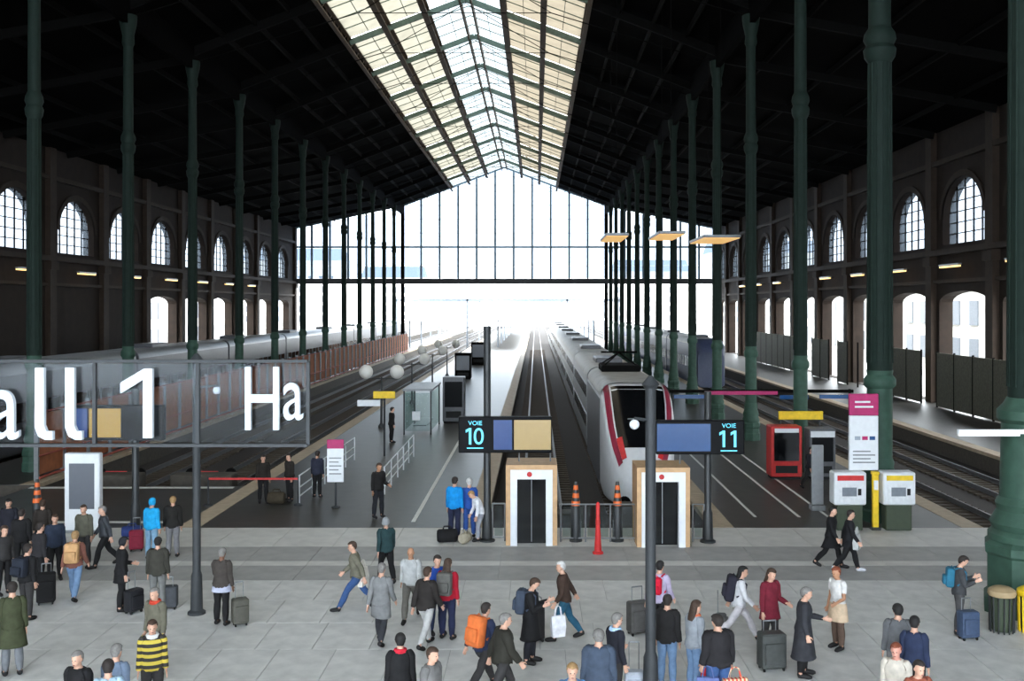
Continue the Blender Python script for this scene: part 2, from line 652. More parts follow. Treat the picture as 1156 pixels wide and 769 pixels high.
def slope_slab(name, xa, xb, y0=Y0, y1=Y1, t=.2):
    b = MB()
    za, zb = zroof(xa + (.01 if xb > xa else -.01)), zroof(xb - (.01 if xb > xa else -.01))
    vs = [(xa, y0, za), (xb, y0, zb), (xb, y1, zb), (xa, y1, za)]
    vs += [(x, y, z + t) for (x, y, z) in vs]
    b.add(vs, [(0, 1, 2, 3), (7, 6, 5, 4), (0, 4, 5, 1), (1, 5, 6, 2), (2, 6, 7, 3), (3, 7, 4, 0)])
    return b.build(name, 'roof_dark', ceil)


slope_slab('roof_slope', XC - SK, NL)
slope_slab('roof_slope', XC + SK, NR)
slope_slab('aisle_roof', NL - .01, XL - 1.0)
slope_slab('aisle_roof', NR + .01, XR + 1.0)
for x in (NL, NR):                       # closing fascia where the aisle roof meets the nave
    b = MB(); b.box(x - .15, Y0, NAVE_E - 1.6, x + .15, Y1, NAVE_E + .1); b.build('valley_girder', 'roof_dark', ceil)
for s in (-1, 1):
    for d in (10.6, 12.7, 14.8):
        x = XC + s * d
        b = MB(); b.box(x - .07, Y0, zroof(x) - .4, x + .07, Y1, zroof(x) - .02); b.build('purlin', 'iron_dark', ceil)
    for d in (20, 24, 28, 32):
        x = XC + s * d
        b = MB(); b.box(x - .07, Y0, zroof(x) - .35, x + .07, Y1, zroof(x) - .02); b.build('purlin', 'iron_dark', ceil)


def bar(p, q, w, h):
    """square bar between two points in one frame plane"""
    b = MB()
    p, q = Vector(p), Vector(q)
    d = (q - p).normalized()
    n = Vector((-d.z, 0, d.x)) * h / 2
    t = Vector((0, w / 2, 0))
    vs = [p - n - t, p + n - t, p + n + t, p - n + t, q - n - t, q + n - t, q + n + t, q - n + t]
    b.add(vs, [(0, 1, 2, 3), (7, 6, 5, 4), (0, 4, 5, 1), (1, 5, 6, 2), (2, 6, 7, 3), (3, 7, 4, 0)])
    return b


tr = {}
for s in (-1, 1):
    xe, xs = XC + s * 16.8, XC + s * SK
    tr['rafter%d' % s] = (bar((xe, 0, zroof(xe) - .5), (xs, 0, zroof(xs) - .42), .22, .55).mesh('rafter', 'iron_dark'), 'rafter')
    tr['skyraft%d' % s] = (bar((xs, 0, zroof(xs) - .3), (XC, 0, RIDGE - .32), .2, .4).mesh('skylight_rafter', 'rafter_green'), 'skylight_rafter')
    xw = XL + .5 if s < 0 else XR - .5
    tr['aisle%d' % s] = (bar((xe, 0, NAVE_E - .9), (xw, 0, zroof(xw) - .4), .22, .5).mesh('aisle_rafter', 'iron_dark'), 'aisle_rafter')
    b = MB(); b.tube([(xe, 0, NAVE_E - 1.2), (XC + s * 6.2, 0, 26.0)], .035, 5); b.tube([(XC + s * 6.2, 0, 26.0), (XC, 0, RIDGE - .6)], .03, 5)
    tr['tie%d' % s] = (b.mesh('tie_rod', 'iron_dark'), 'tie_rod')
b = MB(); b.tube([(XC - 6.2, 0, 26.0), (XC + 6.2, 0, 26.0)], .03, 5)
tr['tiemid'] = (b.mesh('tie_rod', 'iron_dark'), 'tie_rod')
for y in GRID[:-1]:
    for k, (me, nm) in tr.items():
        link(nm, me, ceil, (0, y, 0))

sky = struct('ceiling_skylight', 'long cream glazed skylight along the roof ridge', None, 'skylight')
third = SK / 3
for s in (-1, 1):
    for band in range(3):
        d0, d1 = band * third, (band + 1) * third
        xa, xb = XC + s * d0, XC + s * d1
        za, zb = RIDGE - SLOPE * d0, RIDGE - SLOPE * d1
        b = MB()
        L = BAY - .12
        b.add([(xa, 0, za), (xb, 0, zb), (xb, L, zb), (xa, L, za)], [(0, 1, 2, 3)])
        mk = 'sky_white' if band == 0 else ('sky_cream' if s < 0 else 'sky_beige')
        me = b.mesh('glass_panel', mk)
        bb = MB()
        for k in range(1, 4):
            yk = L * k / 4
            bb.add([(xa, yk - .02, za - .02), (xb, yk - .02, zb - .02), (xb, yk + .02, zb - .02), (xa, yk + .02, za - .02),
                    (xa, yk - .02, za - .09), (xb, yk - .02, zb - .09), (xb, yk + .02, zb - .09), (xa, yk + .02, za - .09)],
                   [(0, 1, 2, 3), (7, 6, 5, 4), (0, 4, 5, 1), (1, 5, 6, 2), (2, 6, 7, 3), (3, 7, 4, 0)])
        xm, zm = (xa + xb) / 2, (za + zb) / 2
        bb.box(xm - .02, 0, zm - .07, xm + .02, L, zm - .02)
        mb = bb.mesh('glazing_bars', 'rafter_green')
        last = None
        for i, y in enumerate(GRID[:-1]):
            m2 = me
            if i == len(GRID) - 2 and band > 0:
                if last is None:
                    last = me.copy(); last.materials.clear(); last.materials.append(MATS['sky_white'])
                m2 = last
            p = link('glass_panel', m2, sky, (0, y + .06, 0))
            link('glazing_bars', mb, p)
    for band in (1, 2, 3):
        x = XC + s * band * third
        z = RIDGE - SLOPE * band * third
        w = .42 if band < 3 else .3
        b = MB()
        b.box(x - w / 2, Y0, z - .12, x + w / 2, Y1, z - .02)
        b.box(x - w / 2, Y0, z - .85, x + w / 2, Y1, z - .72)
        y = Y0
        while y < Y1 - 1:
            b.tube([(x, y, z - .8), (x, y + BAY / 8, z - .08)], .035, 4, cap=False)
            b.tube([(x, y + BAY / 8, z - .08), (x, y + BAY / 4, z - .8)], .035, 4, cap=False)
            y += BAY / 4
        b.build('lattice_purlin', 'iron_brown', sky)
for s in (-.42, .42):
    b = MB(); b.box(XC + s - .06, Y0, RIDGE - .75, XC + s + .06, Y1, RIDGE - .15); b.build('ridge_beam', 'iron_brown', sky)

# ------------------------------------------------------------------ end walls of glass


def glazed_gable(name, label, y, beam_lo, beam_hi, pane_m='pane_clear'):
    g = struct(name, label, None, 'glass wall')
    xs = [XC - 16.8 + 33.6 * k / 11 for k in range(12)]
    xl = [XL + 18.0 * k / 6 for k in range(6)]
    xr = [NR + 18.4 * k / 6 for k in range(1, 7)]
    allx = sorted(set([round(v, 3) for v in xs + xl + xr]))
    bars_z = [beam_hi, 17.0]
    for i, x in enumerate(allx):
        big = abs(x - NL) < .1 or abs(x - NR) < .1
        w = .6 if big else .34
        b = MB(); b.box(x - w / 2, y - .16, beam_lo if not big else -.9, x + w / 2, y + .16, zroof(min(max(x, XL + .1), XR - .1)) - .1)
        b.build('mullion', 'mullion' if not big else 'iron_dark', g)
    for i in range(len(allx) - 1):
        xa, xb = allx[i] + .11, allx[i + 1] - .11
        ra, rb = zroof(xa), zroof(xb)
        b = MB()
        zs = [beam_hi, 13.9, 17.0]
        for j in range(3):
            b = MB()
            za = zs[j] + .06
            if j < 2:
                zt = [zs[j + 1] - .06] * 2
            else:
                zt = [ra - .25, rb - .25]
            vs = [(xa, y, za), (xb, y, za), (xb, y, zt[1])]
            if j == 2 and xa < XC < xb:
                vs.append((XC, y, RIDGE - .25))
            vs.append((xa, y, zt[0]))
            b.add(vs, [tuple(range(len(vs)))])
            b.build('pane', pane_m, g)
    for z, h, nm in ((13.9, .08, 'glazing_bar'), (17.0, .3, 'transom')):
        b = MB(); b.box(XL, y - .12, z - h / 2, XR, y + .12, z + h / 2); b.build(nm, 'mullion', g)
    for z in (19.3, 21.6, 23.9, 26.2):
        hw = 16.6 if z < 23.5 else max(0.5, (RIDGE - z) / SLOPE - .3)
        b = MB(); b.box(XC - hw, y - .06, z - .03, XC + hw, y + .06, z + .03); b.build('glazing_bar', 'mullion', g)
    b = MB(); b.box(XL, y - .5, beam_lo, XR, y + .4, beam_hi); b.build('beam', 'beam_dark', g)
    for s in (-1, 1):
        for (xa, xb) in ((XC, XC + s * 16.8), (XC + s * 16.8, XL if s < 0 else XR)):
            b = bar((xa, y, zroof(xa) - .15), (xb, y, zroof(xb) - .15), .3, .28)
            b.build('gable_rafter', 'mullion', g)
    return g


glazed_gable('wall_far', 'bright glazed gable wall closing the far end of the hall', Y1, 10.9, 11.8)
glazed_gable('wall_back', 'glazed front wall behind the camera', Y0, 5.0, 6.0, 'pane_front')

# ------------------------------------------------------------------ iron columns


def column_parts(k, ped_h, u=1.0):
    """cast iron column: pedestal, rings, shaft, collar, capital; k widens the part below the collar"""
    res = []

    def part(nm, prof, m, n=24, smooth=True):
        b = MB(); b.lathe(prof, n=n)
        res.append((nm, b.mesh(nm, m, smooth)))
    g = 'iron_green_lit'
    p = ped_h
    part('pedestal', [(1.0 * k, 0), (1.0 * k, .35), (.92 * k, .42), (.92 * k, p - .35), (.98 * k, p - .28), (.98 * k, p - .1), (.86 * k, p)], g, 8, False)
    part('base_moulding', [(.86 * k, p), (.86 * k, p + .15), (.76 * k, p + .25), (.82 * k, p + .4), (.74 * k, p + .55), (.66 * k, p + .7), (.7 * k, p + .85), (.62 * k, p + 1.0)], g)
    part('lower_shaft', [(.6 * k, p + .95), (max(.56 * k, .42 * u), 4.5)], g)
    c = max(k, .8 * u)
    part('collar', [(.56 * c, 4.45), (.66 * c, 4.55), (.66 * c, 4.75), (.52 * c, 4.9), (.44 * u, 5.05)], g)
    b = MB(); b.lathe([(.42 * u, 5.0), (.37 * u, 15.6), (.35 * u, 22.2)], n=24)
    for q in range(12):
        a = 2 * PI * q / 12
        b.tube([(.42 * u * math.cos(a), .42 * u * math.sin(a), 5.3), (.37 * u * math.cos(a), .37 * u * math.sin(a), 15.4)], .03 * u, 5, cap=False)
    res.append(('shaft', b.mesh('shaft', 'iron_green', True)))
    part('ornament_ring', [(r * u, z) for r, z in ((.37, 15.4), (.5, 15.6), (.54, 15.85), (.44, 16.0), (.54, 16.2), (.5, 16.4), (.37, 16.6))], 'iron_green')
    part('capital', [(r * u, z) for r, z in ((.35, 21.2), (.46, 21.4), (.42, 21.8), (.6, 22.4), (.65, 22.7), (.65, 22.9))], 'iron_green')
    return res


cp_big, cp_mid, cp_slim = column_parts(1.0, 1.7), column_parts(.68, 1.1), column_parts(.52, 1.0, .72)
for row, x, word in ((0, NR, 'right'), (1, NL, 'left')):
    vis = 0
    for i, y in enumerate(GRID[1:-1]):
        if y < 20 or (row == 1 and y < 40):
            continue
        if row == 1 and vis == 0: pass
        if row == 0 and y < 30: lab = 'massive green iron column on an octagonal pedestal beside the recycling bins'
        elif row == 0 and y < 40: lab = 'green iron column rising behind the white magenta-topped information panel'
        else: lab = 'slim green iron column, %s from the camera in the %s row' % (NTH[vis], word)
        c = thing('iron_column', lab, 'column', (x, y, 0), 0, 'iron columns of the ' + word + ' row')
        c['kind'] = 'thing'
        for nm, me in (cp_big if row == 0 and y < 30 else cp_mid if row == 0 and y < 40 else cp_slim):
            link(nm, me, c)
        vis += 1

# ------------------------------------------------------------------ trains


def body_ring(hw, z0, z1, n=6, r=.55):
    """half-rounded section as (x, z) points"""
    pts = []
    r = min(r, hw * .8, (z1 - z0) * .45)
    for (sx, sz, a0) in ((1, 1, 0), (-1, 1, 90), (-1, -1, 180), (1, -1, 270)):
        cx_, cz_ = sx * (hw - r), (z1 - r) if sz > 0 else (z0 + r * .5)
        for k in range(n):
            a = R(a0 + 90 * k / (n - 1))
            pts.append((cx_ + r * math.cos(a), cz_ + (r if sz > 0 else r * .5) * math.sin(a)))
    return pts


def loft(sections, cap=(True, True)):
    b = MB()
    n = len(sections[0][1])
    vs, fs = [], []
    for (y, ring) in sections:
        vs += [(p[0], y, p[1]) for p in ring]
    for i in range(len(sections) - 1):
        for k in range(n):
            l = (k + 1) % n
            fs.append((i * n + k, i * n + l, (i + 1) * n + l, (i + 1) * n + k))
    if cap[0]: fs.append(tuple(reversed(range(n))))
    if cap[1]: fs.append(tuple(range((len(sections) - 1) * n, len(sections) * n)))
    return b.add(vs, fs)


def interp(secs, y):
    for a, c in zip(secs, secs[1:]):
        if a[0] <= y <= c[0]:
            t = (y - a[0]) / (c[0] - a[0])
            return tuple(a[k] + t * (c[k] - a[k]) for k in range(1, 4))
    return secs[-1][1:]


def carriage(parent, y0, ln, side_m, roof_m, z1=4.0, hw=1.45, band='black_glass', decks=2, roof_kit=True):
    c = loft([(y0, body_ring(hw, -.45, z1)), (y0 + ln, body_ring(hw, -.45, z1))]).build('carriage', side_m, parent, smooth=True)
    b = MB()
    ring = [p for p in body_ring(hw + .012, -.45, z1 + .012)]
    top = ring[:12]
    vs = [(p[0], y0 + .1, p[1]) for p in top] + [(p[0], y0 + ln - .1, p[1]) for p in top]
    b.add(vs, [(k, k + 1, 13 + k, 12 + k) for k in range(11)])
    b.build('roof_skin', roof_m, c, smooth=True)
    rows = ((.75, 1.45), (2.35, 3.0)) if decks == 2 else ((1.3, 2.3),)
    for (za, zb) in rows:
        n = int(ln // 1.7)
        for s in (-1, 1):
            b = MB()
            for k in range(n):
                yk = y0 + .7 + k * 1.7
                b.box(s * hw - .02, yk, za, s * hw + .02, yk + 1.35, zb)
            tag(b.build('window_row', band, c), kind='stuff')
    for s in (-1, 1):
        b = MB(); b.box(s * hw - .02, y0 + .15, .1, s * hw + .03, y0 + .55, 2.2); b.build('door', 'train_grey', c)
    if roof_kit:
        b = MB(); b.rbox((0, y0 + ln * .3, z1 + .12), (1.5, 3.2, .3), .08); b.build('roof_unit', 'train_dark', c)
    b = MB()
    for yb in (y0 + 2.2, y0 + ln - 2.2):
        for s in (-.75, .75):
            b.tube([(s - .06, yb - .9, TRK + .72), (s + .06, yb - .9, TRK + .72)], .44, 12)
            b.tube([(s - .06, yb + .9, TRK + .72), (s + .06, yb + .9, TRK + .72)], .44, 12)
        b.box(-.95, yb - 1.3, TRK + .5, .95, yb + 1.3, TRK + .85)
    b.build('bogies', 'rubber', c)
    return c


tx, ty = 4.15, 39.6
tgv = thing('high_speed_train', 'grey and white train with black windscreen and red stripe parked at the centre', 'train', (tx, ty, 0))
secs = [(0, .62, -.55, .55), (.25, .95, -.6, 1.15), (.7, 1.22, -.62, 1.9), (1.2, 1.36, -.62, 2.6), (1.8, 1.43, -.6, 3.3), (2.5, 1.45, -.55, 3.8), (3.4, 1.45, -.5, 4.0), (14.0, 1.45, -.45, 4.0)]
loft([(s[0], body_ring(s[1], s[2], s[3], r=.6)) for s in secs]).build('nose', 'train_white', tgv, smooth=True)


def nose_patch(ya, yb, xa, xb, m, name, off=.02, ny=8, nx=8, from_top=True):
    """patch hugging the upper surface of the nose between two lengths; xa, xb as fractions of the half width"""
    b = MB()
    vs, fs = [], []
    for i in range(ny + 1):
        y = ya + (yb - ya) * i / ny
        hw, z0, z1 = interp(secs, y)
        ring = body_ring(hw, z0, z1, r=.6)
        for k in range(nx + 1):
            fx = (xa if not callable(xa) else xa(i / ny)) * (1 - k / nx) + (xb if not callable(xb) else xb(i / ny)) * k / nx
            r = min(.6, hw * .8, (z1 - z0) * .45)
            x = fx * hw
            e = max(0, abs(x) - (hw - r))
            z = z1 - r + math.sqrt(max(0, r * r - e * e))
            vs.append((x, y - off, z + off))
    for i in range(ny):
        for k in range(nx):
            a = i * (nx + 1) + k
            fs.append((a, a + 1, a + nx + 2, a + nx + 1))
    b.add(vs, fs)
    return b.build(name, m, tgv, smooth=True)


nose_patch(.55, 2.9, -.74, .74, 'black_glass', 'windscreen')
nose_patch(.3, 3.3, -.93, -.78, 'maroon', 'nose_stripe', .025, 20, 4)
nose_patch(.3, 3.3, .78, .93, 'maroon', 'nose_stripe', .025, 20, 4)
nose_patch(.34, .8, -.78, -.6, 'signal_red', 'tail_lamp', .035)
nose_patch(.34, .8, .6, .78, 'signal_red', 'tail_lamp', .035)
b = MB(); b.tube([(-.5, 1.15, 2.72), (.55, 1.15, 2.72)], .03, 6); b.build('wiper', 'grey_metal', tgv)
b = MB(); b.box(-1.47, 3.6, -.3, -1.43, 13.9, 3.3); b.box(1.43, 3.6, -.3, 1.47, 13.9, 3.3); b.build('flank_shade', 'train_dark', tgv)  # dark sheets on the white flanks, shade of the sides put into the colour
b = MB()
ring = body_ring(1.462, -.45, 4.012)[:12]
b.add([(p[0], 3.2, p[1]) for p in ring] + [(p[0], 13.9, p[1]) for p in ring], [(k, k + 1, 13 + k, 12 + k) for k in range(11)])
b.build('roof_skin', 'train_roof', tgv, smooth=True)
b = MB(); b.rbox((0, 11.6, 4.15), (1.9, 2.6, .35), .1); b.build('roof_unit', 'iron_dark', tgv)
b = MB(); b.tube([(-.8, 10.6, 4.3), (0, 11.6, 4.9), (-.8, 12.6, 4.3)], .04, 5); b.tube([(.8, 10.6, 4.3), (0, 11.6, 4.9), (.8, 12.6, 4.3)], .04, 5)
b.tube([(-.9, 11.6, 4.92), (.9, 11.6, 4.92)], .05, 5)
b.build('pantograph', 'iron_dark', tgv)
for k in range(9):
    carriage(tgv, 14.5 + k * 18.9, 18.4, 'train_grey', 'train_roof')

pt = thing('grey_train', 'long dark grey train with paler roof standing behind the brown hoarding', 'train', (-27.6, 46, 0))
loft([(0, body_ring(1.2, -.4, 3.2)), (.6, body_ring(1.42, -.45, 4.0)), (1.4, body_ring(1.45, -.45, 4.3))]).build('cab', 'train_grey', pt, smooth=True)
b = MB(); b.box(-1.0, .1, 1.7, 1.0, .5, 3.0); b.build('windscreen', 'black_glass', pt)
for k in range(8):
    carriage(pt, 1.4 + k * 20.0, 19.6, 'train_dark', 'train_grey', z1=4.3, decks=1)
dt = thing('blue_grey_train', 'dark blue grey train standing on the track right of the right platform', 'train', (16.4, 96, 0))
loft([(0, body_ring(1.2, -.4, 3.0)), (.6, body_ring(1.42, -.45, 3.8)), (1.4, body_ring(1.45, -.45, 4.1))]).build('cab', 'train_blue', dt, smooth=True)
b = MB(); b.box(-1.0, .05, 1.7, 1.0, .5, 2.9); b.build('windscreen', 'black_glass', dt)
for k in range(5):
    carriage(dt, 1.4 + k * 20.0, 19.6, 'train_blue', 'train_roof', z1=4.1, decks=1)

# ------------------------------------------------------------------ brown hoarding on the left, dark partition on the right
hd = thing('hoarding', 'long orange-brown boarded hoarding with posts and rail beside the left tracks', 'hoarding', (-20.55, 36, 0))
b = MB(); b.box(-.04, .02, .25, .04, 2.38, 2.75); pm = b.mesh('board_panel', 'hoarding_brown')
b = MB(); b.box(-.08, -.06, 0, .1, .06, 3.0); po = b.mesh('post', 'grey_metal')
y = 6.0
while y < 128:
    link('board_panel', pm, hd, (random.uniform(-.02, .02), y, random.uniform(-.03, .03)))
    link('post', po, hd, (.06, y, 0))
    y += 2.4
for z in (.15, 1.05, 2.85):
    b = MB(); b.tube([(.16, 6, z), (.16, 128, z)], .04 if z > 1 else .06, 6); b.build('rail', 'hoarding_rail', hd)
hq = thing('partition', 'dark olive partition panels standing along the right wall platform', 'partition', (28.6, 46, 0))
b = MB(); b.box(-.04, .02, .1, .04, 2.95, 3.9); pm = b.mesh('partition_panel', 'hoarding_olive')
b = MB(); b.box(-.06, -.05, 0, .06, .05, 4.0); po = b.mesh('post', 'iron_dark')
y = 0
while y < 90:
    if random.random() < .8: link('partition_panel', pm, hq, (0, y, 0))
    link('post', po, hq, (0, y, 0))
    y += 3

# ------------------------------------------------------------------ sign posts and displays at the track ends


def post(parent, h, r=.11, m='post_black'):
    b = MB(); b.lathe([(r * 2.2, 0), (r * 2.2, .05), (r * 1.5, .1), (r * 1.35, .9), (r, 1.0), (r, h)], n=12); b.build('pole', m, parent, smooth=True)


def display(name, label, px, base_y, z0, z1, number, xn, panels, top):
    """number panel box from xn[0]..xn[1] (metres from the pole), then coloured panels (x0, x1, material)"""
    p = G(px, base_y)
    t = thing(name, label, 'sign', p, 0, 'platform displays')
    post(t, top)
    lo = min([xn[0]] + [q[0] for q in panels]); hi = max([xn[1]] + [q[1] for q in panels])
    b = MB(); b.rbox(((lo + hi) / 2, -.2, (z0 + z1) / 2), (hi - lo, .26, z1 - z0), .04); b.build('casing', 'screen_black', t)
    b = MB(); b.cbox((0, -.06, (z0 + z1) / 2), (.3, .12, .4)); b.build('bracket', 'post_black', t)
    if number:
        cxn = (xn[0] + xn[1]) / 2
        one_mesh(.17, .5, .075, .006).build('numeral', 'cyan_glow', t, loc=(cxn - .2, -.345, (z0 + z1) / 2 - .04))
        if number == '10':
            lettering('0', .6, (cxn + .11, -.345, (z0 + z1) / 2 - .04), 'cyan_glow', t, width=.3, height=.5, name='numeral')
        else:
            one_mesh(.17, .5, .075, .006).build('numeral', 'cyan_glow', t, loc=(cxn + .14, -.345, (z0 + z1) / 2 - .04))
        lettering('VOIE', .18, (cxn, -.345, (z0 + z1) / 2 + .36), 'cyan_glow', t, width=.42, height=.13)
        b = MB(); b.cbox((cxn, -.345, (z0 + z1) / 2 - .4), (.5, .012, .03)); b.build('underline', 'cyan_glow', t)
    for (xa, xb, m) in panels:
        b = MB(); b.box(xa + .03, -.345, z0 + .1, xb - .03, -.325, z1 - .1); b.build('screen', m, t)
    return t


display('platform_sign', 'black platform display reading 10 with blue and tan screens on a dark post', 550, 611, 2.75, 3.85, '10', (-.86, .16), [(.18, .8, 'screen_blue_deep'), (.8, 1.98, 'screen_tan')], 6.6)
display('platform_sign', 'black platform display reading 11 with a wide blue screen on a dark post', 799, 612, 2.72, 3.75, '11', (.1, 1.06), [(-1.62, .06, 'screen_blue')], 4.6)
display('platform_sign', 'dark display with blue and yellow screens behind the large white letters', 153, 603, 3.0, 4.1, None, (-1.2, 1.0), [(-1.9, -1.35, 'screen_blue_deep'), (-1.35, -.3, 'screen_yellow')], 4.6)


def camera_post(label, x, y, h, px_arm):
    t = thing('lamp_post', label, 'post', (x, y, 0))
    post(t, h, .095, 'post_grey')
    b = MB(); b.tube([(0, 0, h - .6), (px_arm, -.1, h - .55)], .03, 6); b.build('bracket', 'post_grey', t)
    b = MB(); b.sphere((px_arm, -.1, h - .66), .09); b.build('dome_camera', 'white_metal', t, smooth=True)
    b = MB(); b.lathe([(.11, h - .02), (.16, h + .05), (.04, h + .2)], n=12); b.build('cap', 'post_grey', t, smooth=True)


pp = G(222, 693)
camera_post('slim dark grey post standing alone on the left concourse paving', pp.x, pp.y, 5.9, .5)
camera_post('tall grey post with white dome camera in the middle foreground crowd', 2.06, 18.4, 5.75, -.3)

# the big see-through letters
sg = thing('letter_sign', 'large see-through hall sign with glowing white letters at upper left', 'sign', (-7.6, 12.0, 0))
U = 12.0 / F


def sx_(px): return (px - CX) * U + 7.6
def sz_(py): return HC - (py - HY) * U


b = MB(); b.tube([(-.4, .2, 0), (-.4, .2, 7.4)], .12, 12); b.build('post', 'post_grey', sg)
for py in (408, 503):
    b = MB(); b.box(-.4, -.02, sz_(py) - .018, sx_(347), .06, sz_(py) + .018); b.build('rail', 'post_grey', sg)
for px in (105, 222, 347):
    b = MB(); b.box(sx_(px) - .02, .02, sz_(503), sx_(px) + .02, .07, sz_(408)); b.build('upright', 'post_grey', sg)
for (pa, pb) in ((-90, 105), (105, 222), (222, 347)):
    b = MB(); b.box(sx_(pa) + .03, .045, sz_(503) + .03, sx_(pb) - .03, .06, sz_(408) - .03); b.build('glass_panel', 'sign_glass', sg)
for txt, xa, xb, ya, yb in (('H', -75, -30, 417, 494), ('a', -10, 24, 440, 496), ('l', 42, 62, 415, 496), ('l', 76, 95, 415, 496),
                            ('1', 138, 174, 416, 494), ('H', 278, 316, 414, 485), ('a', 321, 343, 432, 474)):
    if txt == '1':
        one_mesh((xb - xa) * U, (yb - ya) * U, .11, .03).build('letter', 'letter_white', sg, loc=((sx_(xa) + sx_(xb)) / 2, -.03, (sz_(ya) + sz_(yb)) / 2))
    elif txt == 'l':
        b = MB()
        x0, x1 = sx_(xa), sx_(xb)
        st = .105
        pts = [(x0, sz_(ya)), (x0 + st, sz_(ya)), (x0 + st, sz_(yb) + .17), (x0 + st + .03, sz_(yb) + .1), (x1, sz_(yb) + .1), (x1, sz_(yb)), (x0 + .12, sz_(yb)), (x0 + .04, sz_(yb) + .04), (x0, sz_(yb) + .14)]
        n = len(pts)
        b.add([(p[0], -.06, p[1]) for p in pts] + [(p[0], 0, p[1]) for p in pts], [tuple(range(n)), tuple(reversed(range(n, 2 * n)))] + [(i, n + i, n + (i + 1) % n, (i + 1) % n) for i in range(n)])
        b.build('letter', 'letter_white', sg)
    else:
        lettering(txt, .8, ((sx_(xa) + sx_(xb)) / 2, -.03, (sz_(ya) + sz_(yb)) / 2), 'letter_white', sg, width=(xb - xa) * U, height=(yb - ya) * U, depth=.03, name='letter')

# ------------------------------------------------------------------ lift booths between the platform ends


def booth(label, xa, xb, base_y, top_z, mirror=False):
    a, c = G(xa, base_y), G(xb, base_y)
    w = c.x - a.x
    t = thing('lift_booth', label, 'booth', ((a.x + c.x) / 2, a.y, 0), 0, 'lift booths')
    d = 1.5
    hw = w / 2
    for s in (-1, 1):
        b = MB(); b.box(s * hw - (.14 if s > 0 else 0), 0, 0, s * hw + (.14 if s < 0 else 0), d, top_z - .14); b.build('side_panel', 'wood_tan', t)
    b = MB(); b.box(-hw, 0, top_z - .14, hw, d, top_z); b.build('top_panel', 'wood_tan', t)
    for s in (-1, 1):
        x0, x1 = sorted((s * (hw - .14), s * (hw - .34)))
        b = MB(); b.box(x0, -.05, 0, x1, .25, top_z - .14); b.build('door_frame', 'white_metal', t)
    b = MB(); b.box(-hw + .34, -.05, top_z - .42, hw - .34, .25, top_z - .14); b.build('header', 'white_metal', t)
    b = MB(); b.box(-hw + .34, .3, 0, hw - .34, .36, top_z - .42); b.build('door', 'black_glass', t)
    b = MB(); b.box(-.012, .28, .05, .012, .3, top_z - .5); b.build('door_seam', 'grey_metal', t)
    b = MB(); b.box(-hw + .14, d - .1, 0, hw - .14, d, top_z - .14); b.build('back_panel', 'grey_metal', t)
    b = MB(); b.sphere((-.06, -.06, top_z - .27), (.08, .02, .08)); b.build('round_sign', 'red', t, smooth=True)
    b = MB()
    for x in (-hw * .5, hw * .75):
        b.tube([(x, d * .5, top_z), (x, d * .5, top_z + .55)], .025, 6)
    b.tube([(-hw * .5, d * .5, top_z + .5), (hw * .75, d * .5, top_z + .5)], .025, 6)
    b.build('roof_rail', 'grey_metal', t)


booth('tan and white framed lift booth with black door under the display reading 10', 571, 629, 616, 2.42)
booth('tan and white framed lift booth with black door beside the grey foreground post', 719, 779, 618, 2.38)


def railing(label, p, q, h=1.05, n=5, glass=False, m='white_metal', group=None):
    p, q = Vector(p), Vector(q)
    t = thing('railing', label, 'railing', p, 0, group or ('glass barriers' if glass else 'white railings'))
    d = q - p
    for k in range(n):
        a = d * (k / (n - 1))
        b = MB(); b.tube([a, a + Vector((0, 0, h))], .03, 8); b.build('post', m, t)
    for z in ((h, .62, .3) if not glass else (h, .12)):
        b = MB(); b.tube([Vector((0, 0, z)), d + Vector((0, 0, z))], .025, 6); b.build('rail', m, t)
    if glass:
        u = d.normalized()
        for k in range(n - 1):
            a, c = d * (k / (n - 1)) + u * .06, d * ((k + 1) / (n - 1)) - u * .06
            b = MB(); b.add([(a.x, a.y, .16), (c.x, c.y, .16), (c.x, c.y, h - .06), (a.x, a.y, h - .06)], [(0, 1, 2, 3)])
            b.build('glass_panel', 'shelter_glass', t)


railing('glass barrier between the two lift booths', G(633, 612), G(717, 612), 1.15, 4, True, 'grey_metal')
railing('white tubular railing leading along the middle of the centre platform', (-5.8, 39.2, 0), (-5.85, 49, 0), 1.05, 6)
railing('white tubular railing by the waiting travellers near the left platform edge', (-8.6, 37.2, 0), (-8.5, 48, 0), 1.05, 6)
railing('glass barrier left of the lift booth under display 10', G(556, 611), G(570, 611), 1.15, 2, True, 'grey_metal')
railing('glass barrier between the second lift booth and the display reading 11', G(782, 612), G(795, 612), 1.15, 2, True, 'grey_metal')


def bollard(label, x, y):
    t = thing('bollard', label, 'bollard', (x, y, 0), 0, 'black bollards with striped tops')
    b = MB(); b.lathe([(.2, 0), (.2, .06), (.16, .1), (.15, 1.05), (.12, 1.1)], n=14); b.build('body', 'post_black', t, smooth=True)
    for k in range(3):
        b = MB(); b.lathe([(.14 - .03 * k, 1.1 + .24 * k), (.125 - .03 * k, 1.24 + .24 * k)], n=14); b.build('orange_band', 'orange', t, smooth=True)
        b = MB(); b.lathe([(.125 - .03 * k, 1.24 + .24 * k), (.11 - .03 * k, 1.34 + .24 * k)], n=14); b.build('black_band', 'post_black', t, smooth=True)


